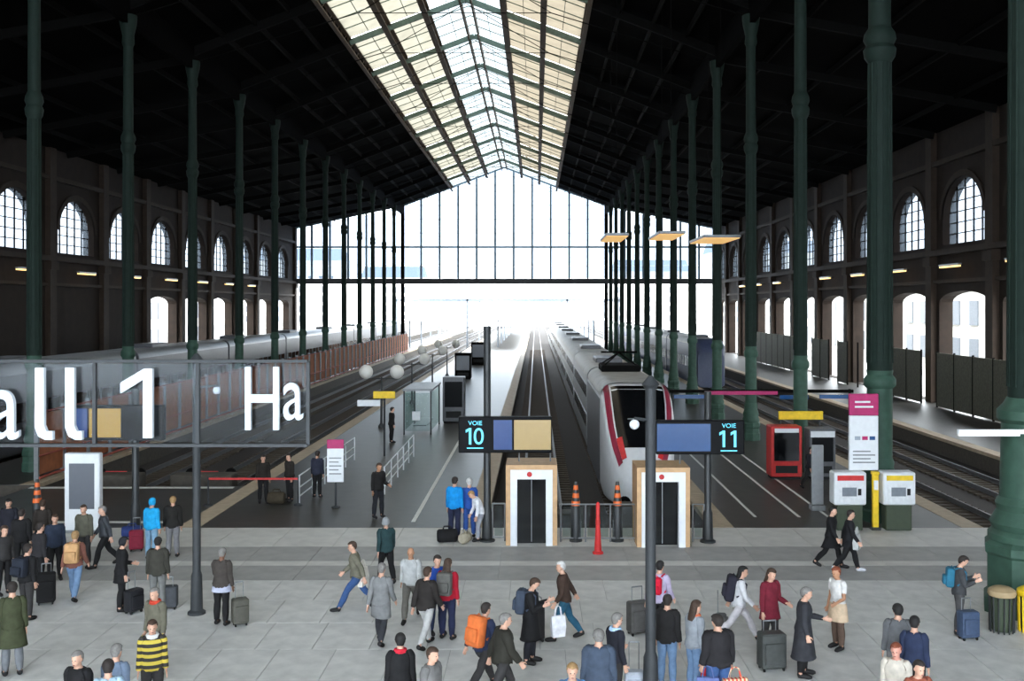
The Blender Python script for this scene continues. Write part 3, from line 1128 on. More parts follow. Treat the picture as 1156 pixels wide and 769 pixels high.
for px, py, lab in ((650, 611, 'black bollard with orange striped cone top nearer the booth under display 10'), (697, 611, 'black bollard with orange striped cone top nearer the foreground grey post'), (42, 607, 'bollard with orange striped top left of the white information totem')):
    p = G(px, py); bollard(lab, p.x, p.y)
p = G(675, 625)
t = thing('traffic_cone', 'slim bright red marker cone in front of the glass barrier', 'cone', p)
b = MB(); b.lathe([(.16, 0), (.16, .05), (.12, .07)], n=12); b.build('base', 'signal_red', t)
b = MB(); b.lathe([(.11, .06), (.06, .9), (.055, 1.45), (.02, 1.5)], n=12); b.build('cone', 'signal_red', t, smooth=True)
b = MB(); b.lathe([(.075, .85), (.068, 1.0)], n=12); b.build('band', 'red', t, smooth=True)
# buffer stops
for i, (x, y, lab) in enumerate(((0.25, 35.2, 'concrete buffer stop at the end of the empty centre track'), (4.1, 36.6, 'concrete buffer stop in front of the parked train'),
                               (-14.0, 43.2, 'dark buffer stop at the end of the left track nearest the platform'), (-17.9, 43.2, 'dark buffer stop at the end of the track below the hoarding'))):
    t = thing('buffer_stop', lab, 'buffer stop', (x, y, TRK), 0, 'buffer stops')
    b = MB(); b.rbox((0, 0, .55), (2.6, .9, 1.1), .08); b.build('block', 'platform_side', t)
    for s in (-.85, .85):
        b = MB(); b.tube([(s, .3, .95), (s, .9, .95)], .09, 10); b.tube([(s, .88, .95), (s, .98, .95)], .24, 14); b.build('buffer', 'iron_dark', t)
    b = MB(); b.cbox((0, .47, 1.0), (.9, .05, .25)); b.build('warning_plate', 'white_metal' if i < 2 else 'red', t)

# ------------------------------------------------------------------ platform furniture, left and centre
p = G(93, 601)
t = thing('information_totem', 'white framed information totem with a grey screen at the left', 'totem', p)
b = MB(); b.rbox((0, .1, 1.27), (1.14, .3, 2.5), .06); b.build('body', 'white_metal', t)
b = MB(); b.box(-.4, -.065, .75, .4, -.045, 2.2); b.build('screen', 'screen_grey', t)
b = MB(); b.rbox((0, .1, .04), (1.3, .5, .08), .03); b.build('base', 'grey_metal', t)

p = G(379, 573)
t = thing('platform_totem', 'small white notice sign with magenta header on a thin pole', 'sign', p)
b = MB(); b.lathe([(.16, 0), (.16, .03), (.04, .06), (.04, 2.4)], n=10); b.build('pole', 'post_grey', t)
b = MB(); b.rbox((0, -.06, 1.52), (.6, .06, 1.2), .02); b.build('notice_board', 'white_metal', t)
b = MB(); b.rbox((0, -.06, 2.28), (.6, .07, .32), .02); b.build('header', 'magenta', t)
b = MB()
for k in range(5): b.box(-.22, -.095, 1.2 + .14 * k, .22 - .1 * (k % 2), -.088, 1.24 + .14 * k)
b.build('printed_lines', 'grey_metal', t)

p = G(434, 515)
t = thing('pole_sign', 'yellow board sign on a slim pole above the centre platform', 'sign', p)
b = MB(); b.tube([(0, 0, 0), (0, 0, 3.1)], .05, 8); b.build('pole', 'post_grey', t)
b = MB(); b.rbox((0, -.07, 2.95), (1.05, .08, .34), .02); b.build('board', 'yellow', t)
b = MB(); b.rbox((-.75, -.02, 2.55), (1.1, .06, .3), .02); b.build('lower_board', 'white_metal', t)


def shelter(label, x, y, w, ln, h):
    t = thing('platform_shelter', label, 'shelter', (x, y, 0))
    for (a, c) in ((0, 0), (w, 0), (0, ln), (w, ln)):
        b = MB(); b.box(a - .04, c - .04, 0, a + .04, c + .04, h); b.build('post', 'post_grey', t)
    b = MB(); b.rbox((w / 2, ln / 2, h + .06), (w + .2, ln + .2, .12), .04); b.build('roof', 'grey_metal', t)
    for (xa, ya, xb, yb) in ((.06, 0, w - .06, 0), (0, .06, 0, ln - .06), (w, .06, w, ln - .06)):
        b = MB(); b.add([(xa, ya, .2), (xb, yb, .2), (xb, yb, h - .1), (xa, ya, h - .1)], [(0, 1, 2, 3)]); b.build('glass_panel', 'shelter_glass', t)
    b = MB(); b.box(w * .3, .5, .42, w * .8, ln - .5, .48); b.build('bench', 'grey_metal', t)
    b = MB(); b.box(w * .3, -.03, .8, w * .6, -.01, 1.3); b.build('notice', 'white_metal', t)


shelter('glass platform shelter with grey roof behind the yellow board sign', -7.4, 57.5, 1.5, 5.0, 2.45)


def machine(name, label, x, y, w, d, h, m, face, extra=None, rz=0, cat='vending machine'):
    t = thing(name, label, cat, (x, y, 0), rz)
    b = MB(); b.rbox((0, 0, h / 2 + .05), (w, d, h - .1), .05); b.build('body', m, t)
    b = MB(); b.box(-w * .4, -d / 2 - .03, h * .35, w * .4, -d / 2 + .01, h * .9); b.build('front_panel', face, t)
    b = MB(); b.box(-w * .35, -d / 2 - .025, h * .12, w * .35, -d / 2 + .01, h * .26); b.build('tray', 'rubber', t)
    b = MB(); b.box(-w * .46, -d * .4, 0, w * .46, d * .4, .1); b.build('plinth', 'rubber', t)
    return t


p = G(512, 478)
machine('vending_machine', 'tall dark booth machine on the centre platform by the shelter', p.x, p.y + .5, 1.35, 1.0, 2.85, 'train_dark', 'screen_black')
for (px, py, w, h, lab) in ((523, 428, 1.6, 2.6, 'far dark kiosk on the centre platform, beyond the booth machine'), (540, 412, 1.7, 2.8, 'farthest dark kiosk on the centre platform, in the daylight')):
    p = G(px, py)
    machine('kiosk', lab, p.x, p.y, w, 1.4, h, 'iron_dark', 'screen_grey', cat='kiosk')

# twin globe lamps
for i, (yy_, lab) in enumerate(((61, 'nearest'), (76, 'second'), (91, 'third'), (106, 'farthest'))):
    t = thing('globe_lamp', 'twin white globe lamp post on the centre platform edge, %s of four' % lab, 'lamp', (-9.2, yy_, 0), 0, 'twin globe lamps')
    b = MB(); b.lathe([(.2, 0), (.2, .1), (.08, .25), (.05, 3.0)], n=10); b.build('pole', 'post_black', t, smooth=True)
    b = MB(); b.tube([(-.92, 0, 2.9), (.92, 0, 2.9)], .035, 6); b.build('arm', 'post_black', t)
    for s in (-.92, .92):
        b = MB(); b.sphere((s, 0, 3.3), .42, 16, 10); b.build('globe', 'globe_white', t, smooth=True)

# red barrier tape with posts
pa, pb = G(337, 570), G(228, 575)
t = thing('tape_barrier', 'red barrier tape stretched between slim posts by the left platform edge', 'barrier', pa)
d = pb - pa
d.y = 0
for q in (Vector((0, .05, 0)), d):
    b = MB(); b.lathe([(.16, 0), (.16, .04), (.03, .07), (.03, 1.05)], (q.x, q.y - .12, 0), 10); b.build('post', 'post_grey', t)
b = MB(); b.box(d.x, -.14, .93, 0.0, -.125, 1.0); b.build('tape', 'red', t)

# ------------------------------------------------------------------ right platform: panel, machines, kiosk, gantry
t = thing('information_stele', 'tall white information panel with magenta header before the green column', 'sign', ((974 - CX) * 33.46 / F, 33.46, 0))
for s in (-.36, .36):
    b = MB(); b.tube([(s, .05, 0), (s, .05, 4.2)], .05, 8); b.build('post', 'grey_metal', t)
b = MB(); b.rbox((0, -.05, 2.75), (.95, .14, 1.78), .03); b.build('board', 'white_metal', t)
b = MB(); b.rbox((0, -.05, 4.0), (.95, .16, .7), .03); b.build('header', 'magenta', t)
b = MB()
for k in range(4): b.box(-.36, -.135, 2.1 + .12 * k, .36 - .15 * (k % 2), -.122, 2.14 + .12 * k)
b.build('printed_lines', 'grey_metal', t)
for k in range(3):
    b = MB(); b.box(-.3 + .24 * k, -.135, 2.85, -.12 + .24 * k, -.122, 2.97); b.build('printed_square', ('zinc', 'magenta', 'screen_blue')[k], t)
b = MB()
for k in range(2): b.box(-.3, -.14, 3.9 + .16 * k, .3 - .1 * k, -.132, 3.96 + .16 * k)
b.build('header_lines', 'white_metal', t)


def ticket_machine(label, px, top_m, w=1.05):
    p = G(px, 588)
    t = thing('ticket_machine', label, 'ticket machine', ((px - CX) * 33.1 / F, 33.1, 0), 0, 'ticket machines')
    b = MB(); b.rbox((0, 0, .42), (w * .8, .5, .84), .05); b.build('base', 'bin_green', t)
    b = MB(); b.rbox((0, 0, 1.35), (w, .6, 1.05), .07); b.build('body', 'white_metal', t)
    b = MB(); b.box(-w * .4, -.33, 1.62, w * .4, -.29, 1.78); b.build('header', top_m, t)
    b = MB(); b.box(-w * .36, -.32, .92, w * .36, -.29, 1.5); b.build('front_plate', 'canopy_white', t)
    b = MB(); b.box(-w * .26, -.335, 1.12, w * .18, -.315, 1.4); b.build('screen', 'facade_window', t)
    b = MB(); b.box(w * .22, -.335, 1.15, w * .32, -.315, 1.36); b.build('keypad', 'rubber', t)


ticket_machine('white ticket machine with red header below the white information panel', 957, 'signal_red')
ticket_machine('white ticket machine with yellow header right of the yellow post', 1012, 'yellow')
p = G(988, 588)
t = thing('validator_post', 'slim yellow post between the two white ticket machines', 'post', ((988 - CX) * 33.0 / F, 33.0, 0))
b = MB(); b.rbox((0, 0, .93), (.2, .16, 1.7), .03); b.build('body', 'yellow', t)
b = MB(); b.rbox((0, 0, .05), (.3, .26, .1), .02); b.build('base', 'post_black', t)
b = MB(); b.box(-.07, -.095, 1.3, .07, -.078, 1.6); b.build('slot_panel', 'white_metal', t)
b = MB(); b.rbox((-.0, 0, 1.83), (.24, .2, .1), .02); b.build('cap', 'yellow', t)
p = G(946, 566)
t = thing('board_stand', 'narrow grey notice stand left of the red-headed ticket machine', 'sign', (9.95, 36.2, 0))
b = MB(); b.rbox((0, 0, 1.25), (.42, .12, 2.1), .03); b.build('board', 'train_grey', t)
b = MB(); b.rbox((0, 0, .1), (.5, .4, .2), .03); b.build('base', 'grey_metal', t)

p = G(888, 538)
t = machine('vending_machine', 'red drinks machine with glass front on the right platform', (888 - CX) * 42.6 / F, 43.05, 1.3, .9, 2.2, 'red', 'black_glass')
b = MB(); b.box(-.5, -.5, 1.95, .5, -.46, 2.12); b.build('header', 'white_metal', t)
p = G(922, 538)
t = machine('vending_machine', 'dark snack machine with white header beside the red drinks machine', (925 - CX) * 42.6 / F + .15, 43.1, 1.1, .9, 2.1, 'train_dark', 'screen_black')
b = MB(); b.box(-.5, -.5, 1.75, .5, -.46, 2.0); b.build('header', 'white_metal', t)
t = thing('yellow_sign', 'yellow overhead board above the red drinks machine', 'sign', (11.3, 43.75, 0))
for s in (-.87, .82):
    b = MB(); b.tube([(s, 0, 0), (s, 0, 2.75)], .04, 8); b.build('post', 'post_grey', t)
b = MB(); b.rbox((0, -.05, 2.55), (1.9, .12, .36), .03); b.build('board', 'yellow', t)

t = thing('sign_gantry', 'thin gantry with magenta and blue sign strips over the right platform', 'sign', (5.95, 46.5, 0))
for x in (.25, 8.3):
    b = MB(); b.tube([(x, 0, 0), (x, 0, 3.45)], .06, 8); b.build('post', 'post_grey', t)
b = MB(); b.box(.1, -.08, 3.28, 8.45, .08, 3.42); b.build('beam', 'iron_dark', t)
for (xa, xb, m, z0, z1) in ((.3, 1.9, 'screen_blue', 3.02, 3.2), (1.7, 5.0, 'magenta', 3.2, 3.36), (5.1, 6.4, 'screen_blue', 3.0, 3.18), (6.9, 8.2, 'screen_blue', 3.02, 3.2)):
    b = MB(); b.box(xa, -.13, z0, xb, -.07, z1); b.build('sign_strip', m, t)

# right green column extras: white arm and recycling bins
t = thing('arm_lamp', 'white strip lamp arm reaching left from the big green column', 'lamp', (11.6, 24.2, 4.3))
b = MB(); b.box(-2.0, -.95, 0, -.1, -.85, .1); b.build('arm', 'white_metal', t)
b = MB(); b.box(-2.0, -.94, -.05, -.6, -.86, 0); b.build('diffuser', 'globe_white', t)
b = MB(); b.tube([(-.2, -.9, .05), (-.2, -.5, .05)], .04, 6); b.build('bracket', 'post_grey', t)


def bin_(label, px, lid):
    p = G(px, 713)
    t = thing('recycling_bin', label, 'bin', p, 0, 'recycling bins by the green column')
    b = MB(); b.lathe([(.2, .03), (.22, .1), (.24, .78), (.22, .8)], n=16); b.build('liner', 'bin_green', t, smooth=True)
    for k in range(14):
        a = 2 * PI * k / 14
        b = MB(); b.tube([(.25 * math.cos(a), .25 * math.sin(a), 0), (.265 * math.cos(a), .265 * math.sin(a), .8)], .018, 5); b.build('slat', lid if lid == 'yellow' else 'post_black', t)
    b = MB(); b.lathe([(.28, .8), (.3, .84), (.29, .92), (.2, .98), (.05, 1.0)], n=16); b.build('lid', lid, t, smooth=True)


bin_('slatted recycling bin with tan lid beside the green column', 1131, 'tan_lid')
bin_('slatted recycling bin with bright yellow lid at the right edge', 1164, 'yellow')

# hanging tan light panels
for i, (px, py, lab) in enumerate(((693, 270, 'leftmost'), (752, 268, 'middle'), (806, 272, 'rightmost'))):
    Y = 60
    x, z = (px - CX) * Y / F, HC + (HY - py) * Y / F
    t = thing('hanging_lamp', 'glowing tan ceiling panel lamp hanging high on the right, %s of three' % lab, 'lamp', (x, Y, z), 0, 'hanging tan panel lamps')
    w = (1.2, 1.4, 2.0)[i]
    b = MB(); b.rbox((0, 0, .1), (w + .1, 5.4, .16), .04); b.build('casing', 'grey_metal', t)
    b = MB(); b.box(-w / 2, -2.6, -.02, w / 2, 2.6, .02); b.build('diffuser', 'lamp_tan', t)
    for (s, q) in ((0, -2.2), (0, 2.2)):
        b = MB(); b.tube([(s, q, .18), (s, q, zroof(x) - z)], .015, 5); b.build('hanger_rod', 'iron_dark', t)

# ------------------------------------------------------------------ outside beyond the gable
for i, (x0, x1, y0, y1, lab) in enumerate(((-10.5, -3.0, 178, 300, 'white platform canopy beyond the gable over the centre platform'), (7, 13.6, 178, 300, 'white platform canopy beyond the gable over the right platform'),
                                          (-24.4, -20.4, 178, 300, 'narrow white canopy beyond the gable over the left platform'))):
    t = thing('platform_canopy', lab, 'canopy', ((x0 + x1) / 2, y0, 0))
    b = MB(); b.box(-(x1 - x0) / 2, 0, 4.6, (x1 - x0) / 2, y1 - y0, 4.8); b.build('roof', 'canopy_white', t)
    for k in range(7):
        b = MB(); b.tube([(0, 4 + k * 18, 0), (0, 4 + k * 18, 4.6)], .15, 8); b.build('post', 'zinc', t)
for i, y in enumerate((185, 225, 270)):
    t = thing('overhead_gantry', 'overhead line gantry outside the far gable, %s one away' % NTH[i], 'gantry', (0, y, 0), 0, 'overhead line gantries')
    for x in (-25.2, -12.4, 5.65, 14.9):
        b = MB(); b.box(x - .15, -.15, -1, x + .15, .15, 8.5); b.build('mast', 'zinc', t)
    b = MB(); b.box(-25.4, -.15, 8.1, 15.1, .15, 8.6); b.build('beam', 'zinc', t)
for i, (x0, x1, y, h) in enumerate(((-95, -62, 330, 22), (-60, -38, 350, 17), (26, 52, 345, 19), (54, 90, 320, 24))):
    t = thing('apartment_building', 'pale apartment block far beyond the gable, %s from the left' % NTH[i], 'building', ((x0 + x1) / 2, y, 0), 0, 'far apartment blocks')
    w = x1 - x0
    b = MB(); b.box(-w / 2, 0, -1.5, w / 2, 12, h); b.build('wall', 'facade_pale', t)
    b = MB(); b.add([(-w / 2, 0, h), (w / 2, 0, h), (w / 2, 12, h), (-w / 2, 12, h), (-w / 2 + 1, 3, h + 4), (w / 2 - 1, 3, h + 4), (w / 2 - 1, 9, h + 4), (-w / 2 + 1, 9, h + 4)],
                    [(0, 1, 5, 4), (1, 2, 6, 5), (2, 3, 7, 6), (3, 0, 4, 7), (4, 5, 6, 7)]); b.build('roof', 'zinc', t)
    wm = MB(); wm.box(-.6, -.12, 0, .6, .02, 2.0); wme = wm.mesh('window', 'facade_window')
    for r_ in range(int((h - 3) // 3.2)):
        for c in range(int(w // 3.4)):
            link('window', wme, t, (-w / 2 + 1.9 + c * 3.4, 0, 2.2 + r_ * 3.2))
# street facades seen through the arches
for s, x, lab in ((1, 46, 'pale street building outside the right hand arches'), (-1, -58, 'pale street building outside the left hand arches')):
    t = thing('street_building', lab, 'building', (x, 90, 0))
    b = MB(); b.box(0 if s > 0 else -10, -50, -.1, 10 if s > 0 else 0, 90, 9); b.build('wall', 'facade_pale', t)
    b = MB(); b.box(-.3 if s > 0 else -10, -50.2, 9, 10 if s > 0 else .3, 90.2, 9.6); b.build('parapet', 'zinc', t)
    wm = MB(); wm.box(-.15, -1.0, 0, .15, 1.0, 2.6); wme = wm.mesh('window', 'facade_window')
    for r_ in range(2):
        for c in range(30):
            link('window', wme, t, (0, -47 + c * 4.6, 1.2 + r_ * 4))

# ------------------------------------------------------------------ people
# one template body (rest pose, facing -Y) grown from lofts and fused into one skin, then posed by joint angles
AD = 40.0
DIRX, DIRZ = math.sin(R(AD)), -math.cos(R(AD))


def build_template():
    b = MB()

    def ell(rings, n=16):
        vs, fs = [], []
        for (c, rx, ry) in rings:
            for k in range(n):
                a = 2 * PI * k / n
                vs.append((c[0] + rx * math.cos(a), c[1] + ry * math.sin(a), c[2]))
        m = len(rings)
        for i in range(m - 1):
            for k in range(n):
                l = (k + 1) % n
                fs.append((i * n + k, i * n + l, (i + 1) * n + l, (i + 1) * n + k))
        fs.append(tuple(reversed(range(n)))); fs.append(tuple(range((m - 1) * n, m * n)))
        b.add(vs, fs)
    # torso, neck, head
    ell([((0, .0, .84), .10, .08), ((0, .005, .88), .165, .112), ((0, .008, .95), .175, .12), ((0, 0, 1.03), .158, .108), ((0, -.004, 1.12), .146, .1),
         ((0, -.006, 1.22), .16, .112), ((0, -.004, 1.32), .178, .118), ((0, .004, 1.39), .175, .102), ((0, .012, 1.44), .14, .078), ((0, .016, 1.475), .08, .062), ((0, .012, 1.5), .06, .058)])
    ell([((0, .018, 1.42), .062, .06), ((0, .008, 1.5), .056, .058), ((0, .002, 1.57), .056, .06)])
    ell([((0, -.045, 1.525), .022, .022), ((0, -.035, 1.54), .044, .055), ((0, -.018, 1.565), .058, .08), ((0, -.008, 1.6), .066, .092), ((0, 0, 1.64), .073, .099),
         ((0, .005, 1.68), .074, .098), ((0, .006, 1.715), .064, .084), ((0, .006, 1.74), .042, .056), ((0, .006, 1.752), .014, .02)])
    b.tube([(0, -.088, 1.655), (0, -.112, 1.612), (0, -.098, 1.6)], [.008, .015, .012], 8)          # nose
    b.tube([(-.02, -.09, 1.572), (.02, -.09, 1.572)], .01, 8)                                       # lips
    for s in (-1, 1):
        b.sphere((s * .075, .008, 1.628), (.011, .02, .032), 8, 6)                                  # ear
        b.tube([(s * .088, .004, .92), (s * .094, -.004, .72), (s * .1, -.008, .52), (s * .102, .006, .4), (s * .105, .012, .3), (s * .107, .012, .12), (s * .108, .01, .07)],
               [.096, .083, .06, .058, .056, .038, .04], 14)
        # foot
        b.tube([(s * .108, .055, .042), (s * .109, .02, .05), (s * .113, -.06, .042), (s * .118, -.14, .03), (s * .12, -.185, .026)], [.034, .042, .04, .036, .018], 12)
        sh = Vector((s * .165, .008, 1.405))
        d = Vector((s * DIRX, 0, DIRZ))
        el_, wr = sh + d * .29, sh + d * .545
        b.tube([sh - d * .05 + Vector((0, 0, .0)), sh + d * .04, sh + d * .15, el_, sh + d * .36, wr], [.05, .062, .05, .04, .041, .026], 12)
        # hand: palm and five fingers; palm plane faces the thigh
        u = Vector((0, -1, 0))                      # across the palm, thumb side to the front
        nrm = d.cross(u).normalized()
        for q in (-.026, -.009, .009, .026):
            b.tube([wr - d * .01 + u * q * .5, wr + d * .04 + u * q * .95, wr + d * .092 + u * q * 1.05], [.017, .017, .014], 8)
        for j, ln in ((-.031, .06), (-.0105, .074), (.0105, .08), (.031, .07)):
            base = wr + d * .085 + u * j * 1.05
            out = (d + u * j * 3.2).normalized()
            sgn = -s
            cu = Vector((-s * 1.0, 0, 0)) * .012
            b.tube([base, base + out * ln * .55, base + out * ln + cu], [.0118, .0108, .0095], 8)
        tb = wr + d * .025 + u * .03
        b.tube([tb, tb + (d * .55 + u * .85) * .04, tb + (d * .85 + u * .6) * .075], [.014, .0125, .0105], 8)
    me = b.mesh('person_template', 'paving')
    ob = link('person_template', me)
    rm = ob.modifiers.new('r', 'REMESH'); rm.mode = 'VOXEL'; rm.voxel_size = .0075
    sm = ob.modifiers.new('s', 'SMOOTH'); sm.iterations = 2; sm.factor = .5
    dc = ob.modifiers.new('d', 'DECIMATE'); dc.ratio = .085
    dg = bpy.context.evaluated_depsgraph_get()
    ev = bpy.data.meshes.new_from_object(ob.evaluated_get(dg))
    V = np.array([v.co[:] for v in ev.vertices])
    Fc = [tuple(p.vertices) for p in ev.polygons]
    bpy.data.objects.remove(ob)
    bpy.data.meshes.remove(ev)
    return V, Fc


TV, TF = build_template()
BN = {}


def bone(nm, parent, h, t, r):
    BN[nm] = (parent, np.array(h, float), np.array(t, float), r)


bone('pelvis', None, (0, 0, .86), (0, 0, 1.0), .15)
bone('spine', 'pelvis', (0, 0, 1.02), (0, 0, 1.2), .14)
bone('chest', 'spine', (0, 0, 1.22), (0, .01, 1.42), .16)
bone('head', 'chest', (0, .012, 1.49), (0, 0, 1.72), .08)
for s_, n_ in ((1, 'L'), (-1, 'R')):
    sh = np.array((s_ * .165, .008, 1.405)); d_ = np.array((s_ * DIRX, 0, DIRZ))
    bone('upper' + n_, 'chest', sh, sh + d_ * .29, .05)
    bone('fore' + n_, 'upper' + n_, sh + d_ * .29, sh + d_ * .545, .04)
    bone('hand' + n_, 'fore' + n_, sh + d_ * .545, sh + d_ * .7, .04)
    bone('thigh' + n_, 'pelvis', (s_ * .09, 0, .9), (s_ * .1, -.006, .5), .085)
    bone('shin' + n_, 'thigh' + n_, (s_ * .1, -.006, .5), (s_ * .107, .012, .09), .055)
    bone('foot' + n_, 'shin' + n_, (s_ * .107, .012, .075), (s_ * .12, -.17, .03), .045)
BL = list(BN)


def seg_dist(P, a, c):
    d = c - a
    t = np.clip(((P - a) @ d) / (d @ d), 0, 1)
    return np.linalg.norm(P - (a + t[:, None] * d), axis=1)


DD = np.stack([seg_dist(TV, BN[n][1], BN[n][2]) / BN[n][3] for n in BL], 1)
for i_, n_ in enumerate(BL):       # keep left and right limbs apart
    if n_.endswith('L') : DD[TV[:, 0] < -.02, i_] = 50
    if n_.endswith('R') : DD[TV[:, 0] > .02, i_] = 50
WW = 1.0 / np.maximum(DD, .15) ** 7
WW /= WW.sum(1, keepdims=True)
PRIM = WW.argmax(1)
TF = [(f[0], f[k], f[k + 1]) for f in TF for k in range(1, len(f) - 1)]
TFa = np.array(TF)


def rot(axis, deg):
    return np.array(Matrix.Rotation(R(deg), 3, axis))


def pose_matrices(P):
    rots = {n: np.eye(3) for n in BL}
    lean = P.get('lean', 4)
    rots['spine'] = rot('X', lean * .5)
    rots['chest'] = rot('X', lean * .5) @ rot('Z', P.get('twist', 0))
    rots['head'] = rot('Z', P.get('yaw', 0)) @ rot('X', P.get('nod', 5) - lean * .4)
    if P.get('hip'):
        rots['pelvis'] = rot('X', P['hip'])
    for s, n in ((1, 'L'), (-1, 'R')):
        pit, out, fl = P.get('arm' + n, (0, 8, 12))
        rots['upper' + n] = rot('X', -pit) @ rot('Y', s * (AD - out))
        d = BN['fore' + n][2] - BN['fore' + n][1]; d = d / np.linalg.norm(d)
        ax = np.cross(d, (0, -1, 0))
        rots['fore' + n] = np.array(Matrix.Rotation(R(fl), 3, Vector(ax)))
        th, kn = P.get('leg' + n, (0, 0))
        rots['thigh' + n] = rot('X', -th) @ rot('Y', -s * P.get('spread', 1))
        rots['shin' + n] = rot('X', kn)
        rots['foot' + n] = rot('X', (th - kn) * (.85 if th > -5 else .5))
    M = {}
    for n in BL:
        par, h, t, r = BN[n]
        A = np.eye(4); A[:3, :3] = rots[n]; A[:3, 3] = h - rots[n] @ h
        M[n] = A if par is None else M[par] @ A
    return M


FABRIC = {}


def fab(c, rough=.85):
    key = ('fab',) + tuple(c)
    nm = 'cloth_%d_%d_%d' % tuple(c)
    return nm if nm in MATS else (mat(nm, c, rough, var=.16, scale=9, bump=.15, spec=.25), nm)[1]


def normals(V):
    N = np.zeros_like(V)
    a, c, e = V[TFa[:, 0]], V[TFa[:, 1]], V[TFa[:, 2]]
    fn = np.cross(c - a, e - a)
    for k in range(3):
        np.add.at(N, TFa[:, k], fn)
    return N / np.maximum(np.linalg.norm(N, axis=1, keepdims=True), 1e-9)


NBR = np.unique(np.vstack([TFa[:, [0, 1]], TFa[:, [1, 2]], TFa[:, [2, 0]], TFa[:, [1, 0]], TFa[:, [2, 1]], TFa[:, [0, 2]]]), axis=0)
DEG = np.maximum(np.bincount(NBR[:, 0], minlength=len(TV)), 1)


def settle(mask, it=3):
    m = mask.copy()
    for _ in range(it):
        fr_ = np.bincount(NBR[:, 0], weights=m[NBR[:, 1]].astype(float), minlength=len(TV)) / DEG
        m = np.where(fr_ > .6, True, np.where(fr_ < .34, False, m))
    return m


def shell(V, N, vmask, thick, name, m, parent, extra=None):
    """garment: the faces whose corners are all in vmask, pushed out along the skin, with a rim back to the body"""
    vmask = settle(vmask)
    fm = vmask[TFa].all(1)
    fs = TFa[fm]
    if len(fs) == 0:
        return None
    used = np.unique(fs)
    idx = -np.ones(len(V), int); idx[used] = np.arange(len(used))
    th = thick if np.isscalar(thick) else thick[used][:, None]
    out = V[used] + N[used] * th
    inn = V[used] + N[used] * .001
    b = MB()
    nf = idx[fs]
    ed = {}
    for f in nf:
        for k in range(3):
            e = (f[k], f[(k + 1) % 3])
            if (e[1], e[0]) in ed: ed.pop((e[1], e[0]))
            else: ed[e] = 1
    n = len(used)
    faces = [tuple(f) for f in nf] + [(e[1], e[0], n + e[0], n + e[1]) for e in ed]
    b.add(np.vstack([out, inn]).tolist(), [[int(i) for i in f] for f in faces])
    if extra: extra(b)
    o = b.build(name, m, parent, smooth=False)
    o.data.polygons.foreach_set('use_smooth', [True] * len(o.data.polygons))
    return o


ARMB = [BL.index(k + n) for k in ('upper', 'fore') for n in 'LR']
TOR = [BL.index(k) for k in ('pelvis', 'spine', 'chest')]
LEGB = [BL.index(k + n) for k in ('thigh', 'shin', 'foot') for n in 'LR']
isarm = np.isin(PRIM, ARMB); istor = np.isin(PRIM, TOR); isleg = np.isin(PRIM, LEGB); ishead = PRIM == BL.index('head')
PROJ = np.zeros(len(TV))
for s_, n_ in ((1, 'L'), (-1, 'R')):
    sh = np.array((s_ * .165, .008, 1.405)); d_ = np.array((s_ * DIRX, 0, DIRZ))
    k_ = np.isin(PRIM, [BL.index(q + n_) for q in ('upper', 'fore', 'hand')])
    PROJ[k_] = ((TV - sh) @ d_)[k_]
SKINS = {'fair': (206, 160, 136), 'tan': (178, 130, 100), 'brown': (116, 80, 60), 'pink': (212, 150, 132)}
HAIRS = {'black': (26, 23, 22), 'brown': (62, 44, 32), 'grey': (120, 116, 112), 'white': (190, 188, 184), 'blond': (150, 118, 78), 'red': (122, 62, 40), 'dark': (42, 34, 30)}
for k_, c_ in SKINS.items(): mat('skin_' + k_, c_, .6, var=.08, scale=12)
for k_, c_ in HAIRS.items(): mat('hair_' + k_, c_, .75, var=.25, scale=30, bump=.3)
mat('eye_dark', (22, 18, 16), .3)
mat('lip', (150, 88, 80), .5)

WALK = dict(legL=(24, 8), legR=(-20, 18), armL=(-18, 8, 14), armR=(20, 8, 20), lean=6)
WALK2 = dict(legR=(26, 8), legL=(-22, 20), armR=(-18, 8, 14), armL=(20, 8, 20), lean=6)
STRIDE = dict(legL=(34, 6), legR=(-30, 14), armL=(-24, 10, 18), armR=(26, 10, 30), lean=10)
STAND = dict(armL=(4, 7, 14), armR=(0, 7, 12), legL=(2, 2), legR=(-2, 0))
PHONE = dict(armL=(22, 10, 95), armR=(20, 10, 100), nod=24, legL=(3, 2), legR=(-3, 2))
DRAG = dict(legL=(20, 8), legR=(-18, 16), armL=(10, 8, 30), armR=(-24, 14, 4), lean=8)
DRAGL = dict(legR=(20, 8), legL=(-18, 16), armR=(10, 8, 30), armL=(-24, 14, 4), lean=8)
HOLD = dict(armL=(10, 8, 70), armR=(2, 8, 14), legL=(4, 3), legR=(-3, 1), nod=10)

PEOPLE = []


